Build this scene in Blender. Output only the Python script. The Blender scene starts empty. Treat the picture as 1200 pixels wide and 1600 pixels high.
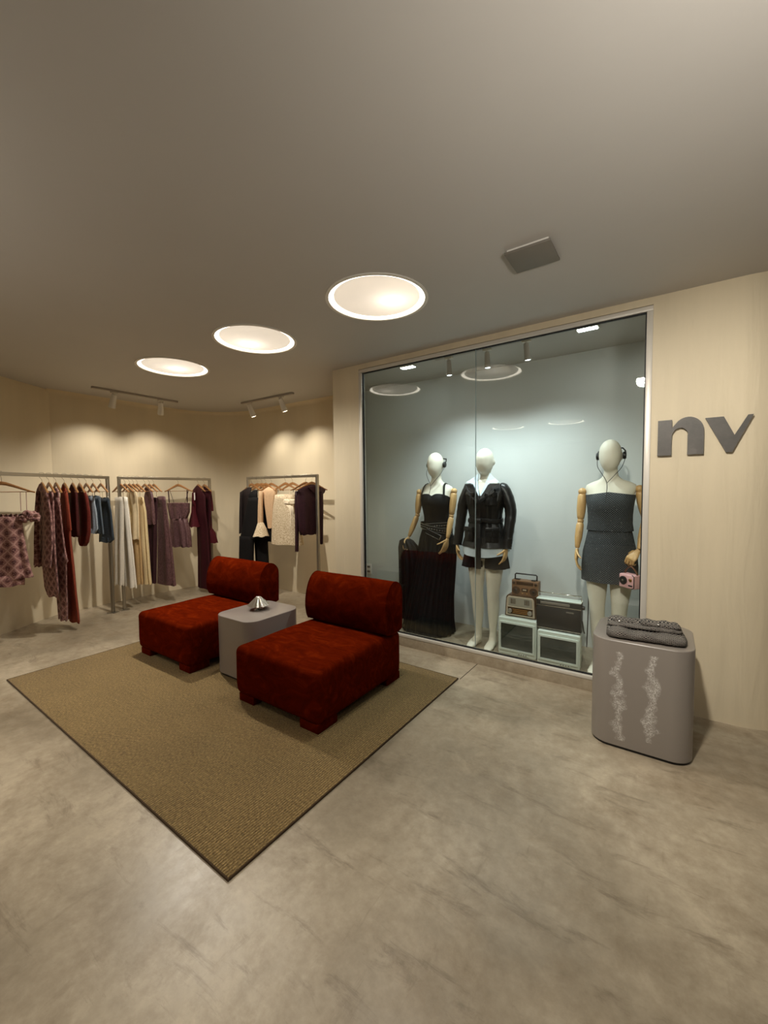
import bpy, bmesh, math, random
from math import sin, cos, pi, radians, sqrt
from mathutils import Vector, Matrix, noise

S = bpy.context.scene
COL = S.collection
random.seed(7)

# ------------------------------------------------------------------ camera
EYE = Vector((0.0, 0.0, 1.40))
YAW, PITCH, ROLL = radians(34.6726), radians(3.0088), radians(0.5557)
_f = Vector((-sin(YAW)*cos(PITCH), cos(YAW)*cos(PITCH), -sin(PITCH)))
_r = Vector((cos(YAW), sin(YAW), 0))
_d = _f.cross(_r)
_right = _r*cos(ROLL) + _d*sin(ROLL)
_down = _d*cos(ROLL) - _r*sin(ROLL)
cam_data = bpy.data.cameras.new('camera')
cam_data.sensor_fit = 'VERTICAL'
cam_data.sensor_height = 36.0
cam_data.lens = 642.44/1600*36.0
cam_data.clip_start = 0.02
cam = bpy.data.objects.new('camera', cam_data)
COL.objects.link(cam)
_m = Matrix((( _right.x, -_down.x, -_f.x, EYE.x),
             ( _right.y, -_down.y, -_f.y, EYE.y),
             ( _right.z, -_down.z, -_f.z, EYE.z),
             (0, 0, 0, 1)))
cam.matrix_world = _m
S.camera = cam

# ------------------------------------------------------------------ world, exposure
w = bpy.data.worlds.new('world')
S.world = w
w.use_nodes = True
w.node_tree.nodes['Background'].inputs[0].default_value = (0.9, 0.85, 0.78, 1)
w.node_tree.nodes['Background'].inputs[1].default_value = 0.02
S.view_settings.view_transform = 'Standard'
S.view_settings.look = 'None'
S.view_settings.gamma = 1.0
S.view_settings.use_curve_mapping = False
S.view_settings.exposure = 0.05
S.cycles.use_denoising = True
S.cycles.adaptive_threshold = 0.05
S.cycles.max_bounces = 6
S.cycles.diffuse_bounces = 4
S.cycles.glossy_bounces = 3
S.cycles.transparent_max_bounces = 12
S.cycles.sample_clamp_indirect = 6.0
S.cycles.caustics_reflective = False
S.cycles.caustics_refractive = False

# ------------------------------------------------------------------ lights of the room
WARM = (1.0, 0.92, 0.81)
NEUT = (1.0, 0.94, 0.85)
COOL = (0.84, 0.98, 1.0)

def spot_light(name, loc, target, watts, color, angle, blend=0.5, radius=0.03, parent=None):
    d = bpy.data.lights.new(name, 'SPOT')
    d.energy = watts; d.color = color; d.spot_size = radians(angle)
    d.spot_blend = blend; d.shadow_soft_size = radius
    o = bpy.data.objects.new(name, d)
    COL.objects.link(o)
    v = (Vector(target) - Vector(loc))
    o.rotation_euler = v.to_track_quat('-Z', 'Y').to_euler()
    o.location = loc
    if parent is not None:
        o.parent = parent
    return o

def point_light(name, loc, watts, color, radius=0.05, parent=None):
    d = bpy.data.lights.new(name, 'POINT')
    d.energy = watts; d.color = color; d.shadow_soft_size = radius
    o = bpy.data.objects.new(name, d)
    COL.objects.link(o)
    o.location = loc
    if parent is not None:
        o.parent = parent
    return o

CZ = 2.576                                   # ceiling height
DOME_W = 46                                  # bulb above each round ceiling diffuser
# downlights of the shop that stand behind and beside the photographer
spot_light('shop_downlight', (-0.75, 0.35, CZ-0.02), (-0.85, 0.55, 0), 84, NEUT, 82, 1.0, 0.05)
spot_light('shop_downlight', (0.75, 1.00, CZ-0.02), (0.55, 1.25, 0), 45, NEUT, 85, 1.0, 0.05)
spot_light('shop_downlight', (-3.2, 0.0, CZ-0.02), (-3.5, 0.2, 0), 150, NEUT, 88, 1.0, 0.05)
spot_light('wall_washer', (-0.25, 0.95, CZ-0.03), (0.25, 3.09, 0.85), 200, NEUT, 84, 0.9, 0.06)
def up_light(name, loc, target, watts, size, spread):
    d = bpy.data.lights.new(name, 'AREA')
    d.shape = 'DISK'; d.size = size; d.energy = watts; d.color = NEUT; d.spread = radians(spread)
    o = bpy.data.objects.new(name, d); COL.objects.link(o)
    o.location = loc
    o.rotation_euler = (Vector(target)-Vector(loc)).to_track_quat('-Z', 'Y').to_euler()
    return o
up_light('unseen_uplight', (0.70, 0.25, 1.70), (0.30, 1.05, CZ), 14, 0.25, 110)  # unseen source added for the bright right end of the ceiling
up_light('unseen_uplight', (-2.4, -0.9, 1.50), (-2.4, -0.9, CZ), 15, 0.30, 160)  # added fill raising ceiling and ambient light, no such fixture known

# ------------------------------------------------------------------ helpers
def tag(o, label, cat, group=None):
    o['label'] = label; o['category'] = cat
    if group: o['group'] = group
    return o

def thing(name, label, cat, loc=(0, 0, 0), rz=0.0, group=None):
    o = bpy.data.objects.new(name, None)
    o.empty_display_size = 0.05
    COL.objects.link(o)
    o.location = loc
    o.rotation_euler = (0, 0, rz)
    return tag(o, label, cat, group)

def link_mesh(name, me, mat, parent=None, smooth=True, angle=40):
    o = bpy.data.objects.new(name, me)
    COL.objects.link(o)
    if mat is not None:
        me.materials.clear(); me.materials.append(mat)
    if smooth:
        me.shade_smooth()
        me.set_sharp_from_angle(angle=radians(angle))
    if parent is not None:
        o.parent = parent
    return o

def mk(name, verts, faces, mat, parent=None, smooth=True, angle=40, uv=None):
    me = bpy.data.meshes.new(name)
    me.from_pydata([tuple(v) for v in verts], [], faces)
    if uv is not None:
        lay = me.uv_layers.new(name='UVMap')
        for lp in me.loops:
            lay.data[lp.index].uv = uv[lp.vertex_index]
    me.update()
    return link_mesh(name, me, mat, parent, smooth, angle)

def fbm(name, bm, mat, parent=None, smooth=True, angle=40):
    bmesh.ops.recalc_face_normals(bm, faces=bm.faces)
    me = bpy.data.meshes.new(name)
    bm.to_mesh(me); bm.free()
    return link_mesh(name, me, mat, parent, smooth, angle)

def structure(o):
    o['kind'] = 'structure'
    return o

def add_box(bm, lo, hi, bevel=0.0, seg=2):
    r = bmesh.ops.create_cube(bm, size=1)
    vs = r['verts']
    for v in vs:
        for i in range(3):
            v.co[i] = lo[i] + (v.co[i] + 0.5)*(hi[i] - lo[i])
    if bevel > 0:
        es = list({e for v in vs for e in v.link_edges})
        bmesh.ops.bevel(bm, geom=es, offset=bevel, segments=seg, profile=0.5, affect='EDGES')
    return bm

def box(name, lo, hi, mat, parent=None, bevel=0.0, seg=2):
    bm = bmesh.new(); add_box(bm, lo, hi, bevel, seg)
    return fbm(name, bm, mat, parent, smooth=bevel > 0)

def prism(name, outline, z0, z1, mat, parent=None, bevel=0.0, seg=2, smooth=True, angle=40):
    bm = bmesh.new()
    vs = [bm.verts.new((x, y, z0)) for x, y in outline]
    f = bm.faces.new(vs)
    r = bmesh.ops.extrude_face_region(bm, geom=[f])
    top = [g for g in r['geom'] if isinstance(g, bmesh.types.BMVert)]
    for v in top: v.co.z = z1
    if bevel > 0:
        bm.edges.ensure_lookup_table()
        es = [e for e in bm.edges if abs(e.verts[0].co.z - z1) < 1e-6 and abs(e.verts[1].co.z - z1) < 1e-6]
        bmesh.ops.bevel(bm, geom=es, offset=bevel, segments=seg, profile=0.5, affect='EDGES')
    return fbm(name, bm, mat, parent, smooth, angle)

def rrect(cx, cy, wd, dp, r, n=8):
    pts = []
    for (sx, sy, a0) in ((1, 1, 0), (-1, 1, 90), (-1, -1, 180), (1, -1, 270)):
        ox, oy = cx + sx*(wd/2 - r), cy + sy*(dp/2 - r)
        for k in range(n+1):
            a = radians(a0 + 90*k/n)
            pts.append((ox + r*cos(a), oy + r*sin(a)))
    return pts

def loft(name, rings, mat, parent=None, closed=True, cap0=True, cap1=True, smooth=True, angle=50, uvs=None):
    n = len(rings[0]); verts = []; faces = []; uv = [] if uvs else None
    for k, r in enumerate(rings):
        verts.extend(r)
        if uvs: uv.extend(uvs[k])
    for k in range(len(rings)-1):
        for i in range(n if closed else n-1):
            j = (i+1) % n
            faces.append((k*n+i, k*n+j, (k+1)*n+j, (k+1)*n+i))
    if cap0 and closed: faces.append(tuple(reversed(range(n))))
    if cap1 and closed: faces.append(tuple(range((len(rings)-1)*n, len(rings)*n)))
    return mk(name, verts, faces, mat, parent, smooth, angle, uv)

def ring(cx, cy, z, a, b, n=24, p=2.0, ph=0.0):
    out = []
    for i in range(n):
        t = 2*pi*i/n + ph
        c, s = cos(t), sin(t)
        out.append((cx + a*math.copysign(abs(c)**(2/p), c), cy + b*math.copysign(abs(s)**(2/p), s), z))
    return out

def tube_rings(pts, rad, n=8, flat=1.0):
    P = [Vector(p) for p in pts]; rings = []
    prev = None
    for i, p in enumerate(P):
        t = (P[min(i+1, len(P)-1)] - P[max(i-1, 0)]).normalized()
        if prev is None:
            u = t.cross(Vector((0, 0, 1)))
            if u.length < 1e-3: u = t.cross(Vector((0, 1, 0)))
        else:
            u = prev - t*prev.dot(t)
        u.normalize(); prev = u
        v = t.cross(u)
        r = rad[i] if isinstance(rad, (list, tuple)) else rad
        rings.append([tuple(p + u*r*cos(2*pi*k/n) + v*r*flat*sin(2*pi*k/n)) for k in range(n)])
    return rings

def tube(name, pts, rad, mat, parent=None, n=8, flat=1.0):
    return loft(name, tube_rings(pts, rad, n, flat), mat, parent)

def lathe_rings(profile, n=24, cx=0, cy=0):
    return [[(cx + r*cos(2*pi*k/n), cy + r*sin(2*pi*k/n), z) for k in range(n)] for r, z in profile]

def lathe(name, profile, mat, parent=None, n=24, cx=0, cy=0, angle=40, cap0=True, cap1=True):
    return loft(name, lathe_rings(profile, n, cx, cy), mat, parent, angle=angle, cap0=cap0, cap1=cap1)

def bez(pts, n=10):
    """smooth path through points (Catmull-Rom)"""
    P = [Vector(p) for p in pts]; out = []
    for i in range(len(P)-1):
        p0 = P[max(i-1, 0)]; p1 = P[i]; p2 = P[i+1]; p3 = P[min(i+2, len(P)-1)]
        for k in range(n):
            t = k/n
            out.append(0.5*((2*p1) + (p2-p0)*t + (2*p0-5*p1+4*p2-p3)*t*t + (3*p1-p0-3*p2+p3)*t**3))
    out.append(P[-1])
    return out

def soft_box(name, lo, hi, r, mat, parent=None, res=(20, 20, 10), fn=None):
    """rounded box with a dense skin; fn(point, normal) moves each point"""
    lo = Vector(lo); hi = Vector(hi); verts = {}; faces = []; V = []
    def idx(p):
        k = (round(p[0], 6), round(p[1], 6), round(p[2], 6))
        if k not in verts:
            verts[k] = len(V); V.append(Vector(p))
        return verts[k]
    def axis(a, b, m):
        inner = [a + r*(1-cos(pi/2*k/4)) for k in range(4)]
        outer = [b - r*(1-cos(pi/2*k/4)) for k in range(4)]
        mid = [a + r + (b-a-2*r)*k/m for k in range(m+1)]
        return inner + mid + outer[::-1]
    ax = [axis(lo[i], hi[i], res[i]) for i in range(3)]
    for d in range(3):
        e, f = (d+1) % 3, (d+2) % 3
        for side in (0, 1):
            c = hi[d] if side else lo[d]
            for i in range(len(ax[e])-1):
                for j in range(len(ax[f])-1):
                    q = []
                    for (a, b) in ((i, j), (i+1, j), (i+1, j+1), (i, j+1)):
                        p = [0, 0, 0]; p[d] = c; p[e] = ax[e][a]; p[f] = ax[f][b]
                        q.append(idx(p))
                    faces.append(tuple(q if side else q[::-1]))
    out = []
    for p in V:
        c = Vector([min(max(p[i], lo[i]+r), hi[i]-r) for i in range(3)])
        n = p - c
        if n.length > 1e-9:
            n.normalize(); q = c + n*r
        else:
            q = p
        if fn: q = fn(q, n)
        out.append(q)
    return mk(name, out, faces, mat, parent, True, 180, [(q.x, q.z) for q in out])

def copy_tree(o, parent=None):
    c = o.copy(); COL.objects.link(c)
    if parent is not None: c.parent = parent
    for ch in list(o.children): copy_tree(ch, c)
    return c

# ------------------------------------------------------------------ materials
def lin(r, g, b):
    f = lambda c: (c/255/12.92) if c/255 <= 0.04045 else ((c/255+0.055)/1.055)**2.4
    return (f(r), f(g), f(b), 1.0)

class NT:
    def __init__(s, name):
        s.m = bpy.data.materials.new(name); s.m.use_nodes = True
        s.t = s.m.node_tree; s.n = s.t.nodes; s.b = s.n['Principled BSDF']; s.out = s.n['Material Output']
    def node(s, typ, **kw):
        x = s.n.new(typ)
        for k, v in kw.items(): setattr(x, k, v)
        return x
    def link(s, a, b): s.t.links.new(a, b)
    def math(s, op, a, b=None, c=None):
        x = s.node('ShaderNodeMath', operation=op)
        for i, v in enumerate((a, b, c)):
            if v is None: continue
            if isinstance(v, (int, float)): x.inputs[i].default_value = v
            else: s.link(v, x.inputs[i])
        return x.outputs[0]
    def coord(s, which='Object', scale=(1, 1, 1)):
        tc = s.node('ShaderNodeTexCoord'); mp = s.node('ShaderNodeMapping')
        mp.inputs['Scale'].default_value = scale
        s.link(tc.outputs[which], mp.inputs[0])
        return mp.outputs[0]
    def noise(s, vec, scale, detail=4, rough=0.55, dist=0.0):
        x = s.node('ShaderNodeTexNoise')
        x.inputs['Scale'].default_value = scale; x.inputs['Detail'].default_value = detail
        x.inputs['Roughness'].default_value = rough; x.inputs['Distortion'].default_value = dist
        s.link(vec, x.inputs['Vector'])
        return x.outputs[0]
    def ramp(s, fac, stops):
        x = s.node('ShaderNodeValToRGB')
        e = x.color_ramp.elements
        while len(e) < len(stops): e.new(0.5)
        for k, (p, c) in enumerate(stops):
            e[k].position = p; e[k].color = c if len(c) == 4 else (*c, 1)
        s.link(fac, x.inputs[0])
        return x.outputs[0]
    def mix(s, fac, a, b, blend='MIX'):
        x = s.node('ShaderNodeMix', data_type='RGBA', blend_type=blend)
        for k, v in ((0, fac), (6, a), (7, b)):
            if isinstance(v, (int, float)): x.inputs[k].default_value = v
            elif isinstance(v, tuple): x.inputs[k].default_value = v
            else: s.link(v, x.inputs[k])
        return x.outputs[2]
    def bump(s, h, strength=0.2, dist=0.01):
        x = s.node('ShaderNodeBump'); x.inputs['Strength'].default_value = strength
        x.inputs['Distance'].default_value = dist
        s.link(h, x.inputs['Height']); s.link(x.outputs[0], s.b.inputs['Normal'])
    def set(s, **kw):
        for k, v in kw.items():
            i = s.b.inputs[k.replace('_', ' ')]
            if isinstance(v, (int, float, tuple)): i.default_value = v
            else: s.link(v, i)
        return s.m

def plain(name, rgb, rough=0.5, metal=0.0, **kw):
    t = NT(name)
    return t.set(Base_Color=lin(*rgb), Roughness=rough, Metallic=metal, **kw)

def fabric(name, rgb, rough=0.9, vary=0.25, scale=60, sheen=0.05):
    t = NT(name); v = t.coord('Object')
    n = t.noise(v, scale, 3)
    c = lin(*rgb); d = tuple(x*(1-vary) for x in c[:3]) + (1,); e = tuple(min(1, x*(1+vary)) for x in c[:3]) + (1,)
    t.set(Base_Color=t.ramp(n, [(0.3, d), (0.7, e)]), Roughness=rough, Sheen_Weight=sheen if sum(rgb) > 120 else 0.0, Specular_IOR_Level=0.25)
    t.bump(t.noise(v, 400, 2), 0.1, 0.002)
    return t.m

def m_plaster(name, rgb, var=0.07, streak=False, relief=0.10):
    t = NT(name); v = t.coord('Object')
    c = lin(*rgb); d = tuple(x*(1-var) for x in c[:3]) + (1,); e = tuple(x*(1+var) for x in c[:3]) + (1,)
    n = t.noise(t.coord('Object', (3, 3, 0.35)) if streak else v, 1.6, 5)
    t.set(Base_Color=t.ramp(n, [(0.3, d), (0.7, e)]), Roughness=0.62)
    h = t.noise(t.coord('Object', (6, 6, 0.7)) if streak else v, 2.2, 4, 0.5, 0.6)
    t.bump(h, relief, 0.02)
    return t.m

M = {}
M['wall'] = m_plaster('wall_plaster', (216, 202, 172), 0.04, True)
M['trowel_wall'] = m_plaster('trowelled_wall', (216, 202, 172), 0.07, True, 0.30)
M['dark_wall'] = m_plaster('dark_shop_wall', (92, 84, 74), 0.04)
M['ceiling'] = m_plaster('ceiling_paint', (188, 184, 178), 0.02)
M['show_wall'] = m_plaster('showcase_plaster', (206, 208, 204), 0.03)

def m_floor():
    t = NT('polished_concrete'); v = t.coord('Object')
    big = t.noise(v, 0.85, 7, 0.66, 0.1)
    mid = t.noise(v, 3.4, 9, 0.72, 0.15)
    fine = t.noise(v, 30, 6, 0.72)
    st = t.noise(t.coord('Object', (1.0, 4.2, 1)), 2.4, 7, 0.72, 0.5)
    st2 = t.noise(t.coord('Object', (5.0, 1.4, 1)), 3.1, 7, 0.7, 0.4)
    base = t.ramp(big, [(0.36, lin(126, 114, 94)), (0.5, lin(163, 150, 128)), (0.64, lin(194, 180, 156))])
    c2 = t.mix(t.ramp(mid, [(0.44, (0, 0, 0)), (0.70, (0.75, 0.75, 0.75))]), base, lin(124, 108, 84))
    x = t.node('ShaderNodeMix', data_type='RGBA', blend_type='MULTIPLY'); x.inputs[0].default_value = 0.5
    t.link(c2, x.inputs[6]); t.link(t.ramp(fine, [(0.3, (0.70, 0.68, 0.65)), (0.68, (1, 1, 1))]), x.inputs[7])
    y = t.mix(t.ramp(st, [(0.56, (0, 0, 0)), (0.68, (0.5, 0.5, 0.5))]), x.outputs[2], lin(88, 74, 55))
    y = t.mix(t.ramp(st2, [(0.60, (0, 0, 0)), (0.72, (0.30, 0.30, 0.30))]), y, lin(98, 84, 62))
    y = t.mix(t.ramp(t.noise(v, 1.9, 6, 0.65, 0.3), [(0.60, (0, 0, 0)), (0.72, (0.35, 0.35, 0.35))]), y, lin(196, 180, 154))
    rr = t.ramp(mid, [(0.3, (0.30, 0.30, 0.30)), (0.75, (0.46, 0.46, 0.46))])
    t.set(Base_Color=y, Roughness=rr, Specular_IOR_Level=0.45)
    t.bump(t.noise(v, 9, 6, 0.6), 0.04, 0.01)
    return t.m
M['floor'] = m_floor()

def m_rug():
    t = NT('flatweave_rug'); v = t.coord('Object')
    sx = t.node('ShaderNodeSeparateXYZ'); t.link(v, sx.inputs[0])
    rib = t.math('SINE', t.math('MULTIPLY', sx.outputs[0], 2*pi/0.0125))
    knot = t.noise(t.coord('Object', (1, 0.4, 1)), 190, 3, 0.75)
    n2 = t.noise(v, 3, 4)
    c = t.ramp(knot, [(0.36, lin(76, 58, 27)), (0.5, lin(134, 109, 62)), (0.66, lin(192, 162, 104))])
    c = t.mix(t.ramp(rib, [(0.0, (0.5, 0.5, 0.5)), (0.7, (0, 0, 0))]), c, lin(70, 54, 31))
    x = t.mix(0.25, c, t.ramp(n2, [(0.3, lin(106, 85, 46)), (0.7, lin(140, 115, 68))]))
    t.set(Base_Color=x, Roughness=0.95, Sheen_Weight=0.1)
    t.bump(t.math('ADD', rib, knot), 0.5, 0.004)
    return t.m
M['rug'] = m_rug()
M['rug_edge'] = plain('rug_binding', (66, 48, 26), 0.95)

def m_velvet():
    t = NT('rust_velvet'); v = t.coord('Object')
    n = t.noise(t.coord('Object', (1.0, 2.2, 1.6)), 5.5, 6, 0.62, 1.8)
    f = t.noise(v, 140, 2)
    c = t.ramp(n, [(0.34, lin(72, 15, 2)), (0.55, lin(92, 22, 3)), (0.76, lin(120, 38, 8))])
    c = t.mix(0.15, c, t.ramp(f, [(0.3, lin(54, 12, 4)), (0.7, lin(104, 32, 11))]))
    t.set(Base_Color=c, Roughness=0.85, Sheen_Weight=0.08, Sheen_Roughness=0.35, Sheen_Tint=lin(190, 84, 30), Specular_IOR_Level=0.0)
    t.bump(n, 0.12, 0.01)
    return t.m
M['velvet'] = m_velvet()
M['lacquer'] = plain('grey_lacquer', (150, 140, 132), 0.32, Coat_Weight=0.3, Coat_Roughness=0.15)
M['black'] = plain('black_plastic', (14, 13, 13), 0.45)
M['blackmetal'] = plain('black_metal', (15, 13, 12), 0.55)
M['white_paint'] = plain('white_paint', (226, 222, 212), 0.45)
M['alu'] = plain('white_aluminium', (214, 208, 196), 0.35, 0.15)
M['steel'] = plain('brushed_steel', (150, 144, 132), 0.3, 0.9)
M['chrome'] = plain('polished_metal', (226, 222, 214), 0.14, 1.0)
M['gasket'] = plain('rubber_gasket', (8, 8, 8), 0.6)
M['joint'] = plain('floor_joint', (70, 58, 42), 0.8)

def m_glass():
    t = NT('shop_window_glass')
    tr = t.node('ShaderNodeBsdfTransparent'); tr.inputs[0].default_value = (0.965, 0.985, 0.975, 1)
    gl = t.node('ShaderNodeBsdfGlossy'); gl.inputs['Roughness'].default_value = 0.0
    lw = t.node('ShaderNodeLayerWeight'); lw.inputs['Blend'].default_value = 0.5
    F0 = 0.062
    fr = t.math('ADD', F0, t.math('MULTIPLY', 1-F0, t.math('POWER', lw.outputs['Facing'], 5.0)))
    mx = t.node('ShaderNodeMixShader')
    t.link(fr, mx.inputs[0]); t.link(tr.outputs[0], mx.inputs[1]); t.link(gl.outputs[0], mx.inputs[2])
    t.link(mx.outputs[0], t.out.inputs[0])
    return t.m
M['glass'] = m_glass()

def m_diffuser():
    t = NT('opal_diffuser')
    tl = t.node('ShaderNodeBsdfTranslucent'); tl.inputs[0].default_value = (0.28, 0.26, 0.24, 1)
    em = t.node('ShaderNodeEmission'); em.inputs[0].default_value = (1.0, 0.88, 0.74, 1); em.inputs[1].default_value = 0.40
    c = t.node('ShaderNodeAddShader')
    t.link(tl.outputs[0], c.inputs[0]); t.link(em.outputs[0], c.inputs[1])
    t.link(c.outputs[0], t.out.inputs[0])
    return t.m
M['diffuser'] = m_diffuser()

def emit(name, rgb, strength):
    t = NT(name)
    t.set(Base_Color=lin(*rgb), Emission_Color=lin(*rgb), Emission_Strength=strength)
    return t.m
M['light_ring'] = emit('lit_ring', (255, 244, 226), 5.0)
M['lens_warm'] = emit('lit_lens_warm', (255, 236, 205), 6)
M['lens_cool'] = emit('lit_lens_cool', (225, 248, 255), 14)
M['lens_panel'] = emit('lit_panel_white', (236, 250, 250), 40)
# ------------------------------------------------------------------ the room
WY = 3.09                                     # plane of the shop-window wall
structure(box('floor', (-6.6, -5.2, -0.10), (4.2, 4.4, 0.0), M['floor']))

DOMES = [(-1.505, 2.12, 0.07, 0.06), (-2.665, 2.12, -0.10, 0.02), (-3.86, 2.12, 0.0, 0.03),
         (-1.52, -1.66, 0.05, 0.0), (-2.55, -1.66, 0.0, 0.0)]
DR = 0.302

def build_ceiling():
    bm = bmesh.new()
    def loop(pts):
        vs = [bm.verts.new((x, y, CZ)) for x, y in pts]
        return [bm.edges.new((vs[i], vs[(i+1) % len(vs)])) for i in range(len(vs))]
    es = loop([(-6.6, -5.2), (4.2, -5.2), (4.2, 4.4), (-6.6, 4.4)])
    for x, y, _, _ in DOMES:
        es += loop([(x + DR*cos(2*pi*k/48), y + DR*sin(2*pi*k/48)) for k in range(48)])
    bmesh.ops.triangle_fill(bm, use_beauty=True, use_dissolve=False, edges=es)
    bad = [f for f in bm.faces if any((f.calc_center_median() - Vector((x, y, CZ))).length < DR*0.99 for x, y, _, _ in DOMES)]
    bmesh.ops.delete(bm, geom=bad, context='FACES')
    for f in bm.faces:
        if f.normal.z > 0: f.normal_flip()
    me = bpy.data.meshes.new('ceiling'); bm.to_mesh(me); bm.free()
    return link_mesh('ceiling', me, M['ceiling'], None, False)
structure(build_ceiling())
structure(box('ceiling_slab', (-6.6, -5.2, CZ+0.16), (4.2, 4.4, CZ+0.22), M['ceiling']))

def wall_strip(name, path, z0, z1, thick, mat, cove=0.0):
    """upright wall along a path (room side on the left of the path), optional cove to the ceiling"""
    P = [Vector((x, y, 0)) for x, y in path]
    N = []
    for i, p in enumerate(P):
        d = (P[min(i+1, len(P)-1)] - P[max(i-1, 0)]).normalized()
        N.append(Vector((-d.y, d.x, 0)))
    prof = [(0.0, z0), (0.0, z1 - cove)]
    if cove > 0:
        for k in range(1, 7):
            a = pi/2*k/6
            prof.append((cove*1.6*(1-cos(a)), z1 - cove + cove*sin(a)))
    prof += [(-thick, z1), (-thick, z0)]
    rings = [[tuple(p + n*u + Vector((0, 0, z))) for u, z in prof] for p, n in zip(P, N)]
    return loft(name, rings, mat, None, angle=30)

def arc(cx, cy, r, a0, a1, n):
    return [(cx + r*cos(radians(a0+(a1-a0)*k/n)), cy + r*sin(radians(a0+(a1-a0)*k/n))) for k in range(n+1)]

# nook behind the chairs: straight side, rounded corner, long back wall running on behind the shop window
back_path = [(-3.2, 3.95), (-3.6, 3.95)] + [(-4.55, 3.945)] + arc(-4.95, 3.08, 0.86, 88, 178, 14) + [(-5.81, 2.6), (-5.81, 1.70)]
structure(wall_strip('wall_back', back_path, 0, CZ, 0.12, M['wall'], 0.045))
structure(wall_strip('wall_window_back', [(4.12, 3.96), (-1.0, 3.952), (-3.3, 3.95)], 0, CZ, 0.12, M['show_wall']))
structure(wall_strip('wall_left', [(-5.86, 1.81), (-5.42, 1.12), (-4.5, -0.32), (-4.5, -5.2)], 0, CZ, 0.12, M['wall'], 0.0))
structure(box('wall_rear', (-6.6, -5.3, 0), (4.2, -5.2, CZ), M['dark_wall']))
structure(box('wall_right', (4.1, -5.2, 0), (4.2, 4.4, CZ), M['dark_wall']))

# wall with the shop window: pilaster, lintel, and the right part with its rounded end
WX0, WX1, WZ0, WZ1 = -2.412, -0.100, 0.082, 2.530
def build_front():
    bm = bmesh.new()
    vs = []
    def pr(outline, z0, z1):
        v = [bm.verts.new((x, y, z0)) for x, y in outline]
        f = bm.faces.new(v)
        r = bmesh.ops.extrude_face_region(bm, geom=[f])
        for g in r['geom']:
            if isinstance(g, bmesh.types.BMVert): g.co.z = z1
    pr([(-2.735, WY), (WX0, WY), (WX0, WY+0.07), (-3.18, 3.99), (-3.44, 3.99)], 0, CZ)
    pr([(WX0, WY), (WX1, WY), (WX1, WY+0.12), (WX0, WY+0.12)], WZ1, CZ)
    out = [(WX1, WY), (0.0, WY), (0.15, WY), (0.33, WY)] + arc(0.33, WY+0.38, 0.38, -85, 0, 14) + [(0.71, 4.4), (0.60, 4.4)] + arc(0.33, WY+0.38, 0.26, 0, -90, 10) + [(WX1, WY+0.12)]
    pr(out, 0, CZ)
    return fbm('wall_front', bm, M['trowel_wall'], None, True, 25)
structure(build_front())
structure(prism('trim_1', [(WX0, WY-0.012), (WX1, WY-0.012), (WX1, WY+0.12), (WX0, WY+0.12)], 0.0, WZ0, M['floor'], None, 0.006, 2))

# floor joints
def strip_on_floor(name, a, b, wd):
    a = Vector((*a, 0)); b = Vector((*b, 0)); d = (b-a).normalized(); n = Vector((-d.y, d.x, 0))*wd/2
    q = [a+n, a-n, b-n, b+n]
    v = [p + Vector((0, 0, 0.0006)) for p in q]
    return structure(mk(name, v, [(0, 1, 2, 3)], M['joint'], None, False))
strip_on_floor('trim_2', (-1.238, 2.755), (-1.232, WY-0.012), 0.007)

# shop window: frame members, gaskets and two panes
win = thing('window_1', 'tall frameless-look shop window with slim white metal frame', 'window', (0, 0, 0))
del win['label'], win['category']
structure(win)
FW, FY0, FY1 = 0.034, WY-0.004, WY+0.05
box('frame_head', (WX0, FY0, WZ1-FW), (WX1, FY1, WZ1-0.004), M['alu'], win, 0.003)
box('frame_sill', (WX0, FY0-0.010, WZ0), (WX1, FY1, WZ0+0.024), M['alu'], win, 0.004)
box('frame_jamb', (WX0, FY0, WZ0+0.024), (WX0+FW, FY1, WZ1-FW), M['alu'], win, 0.003)
box('frame_jamb', (WX1-FW, FY0, WZ0+0.024), (WX1, FY1, WZ1-FW), M['alu'], win, 0.003)
gx0, gx1, gz0, gz1 = WX0+FW, WX1-FW, WZ0+0.024, WZ1-FW
for nm, lo, hi in (('gasket', (gx0, WY+0.012, gz1-0.007), (gx1, WY+0.032, gz1)), ('gasket', (gx0, WY+0.012, gz0), (gx1, WY+0.032, gz0+0.007)),
                   ('gasket', (gx0, WY+0.012, gz0+0.007), (gx0+0.007, WY+0.032, gz1-0.007)), ('gasket', (gx1-0.007, WY+0.012, gz0+0.007), (gx1, WY+0.032, gz1-0.007))):
    box(nm, lo, hi, M['gasket'], win)
SEAM = -1.264
box('pane', (gx0+0.007, WY+0.017, gz0+0.007), (SEAM-0.002, WY+0.027, gz1-0.007), M['glass'], win)
box('pane', (SEAM+0.002, WY+0.017, gz0+0.007), (gx1-0.007, WY+0.027, gz1-0.007), M['glass'], win)
M['seam'] = plain('silicone_seam', (150, 165, 165), 0.2)
box('seam', (SEAM-0.002, WY+0.018, gz0+0.007), (SEAM+0.002, WY+0.026, gz1-0.007), M['seam'], win)

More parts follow.
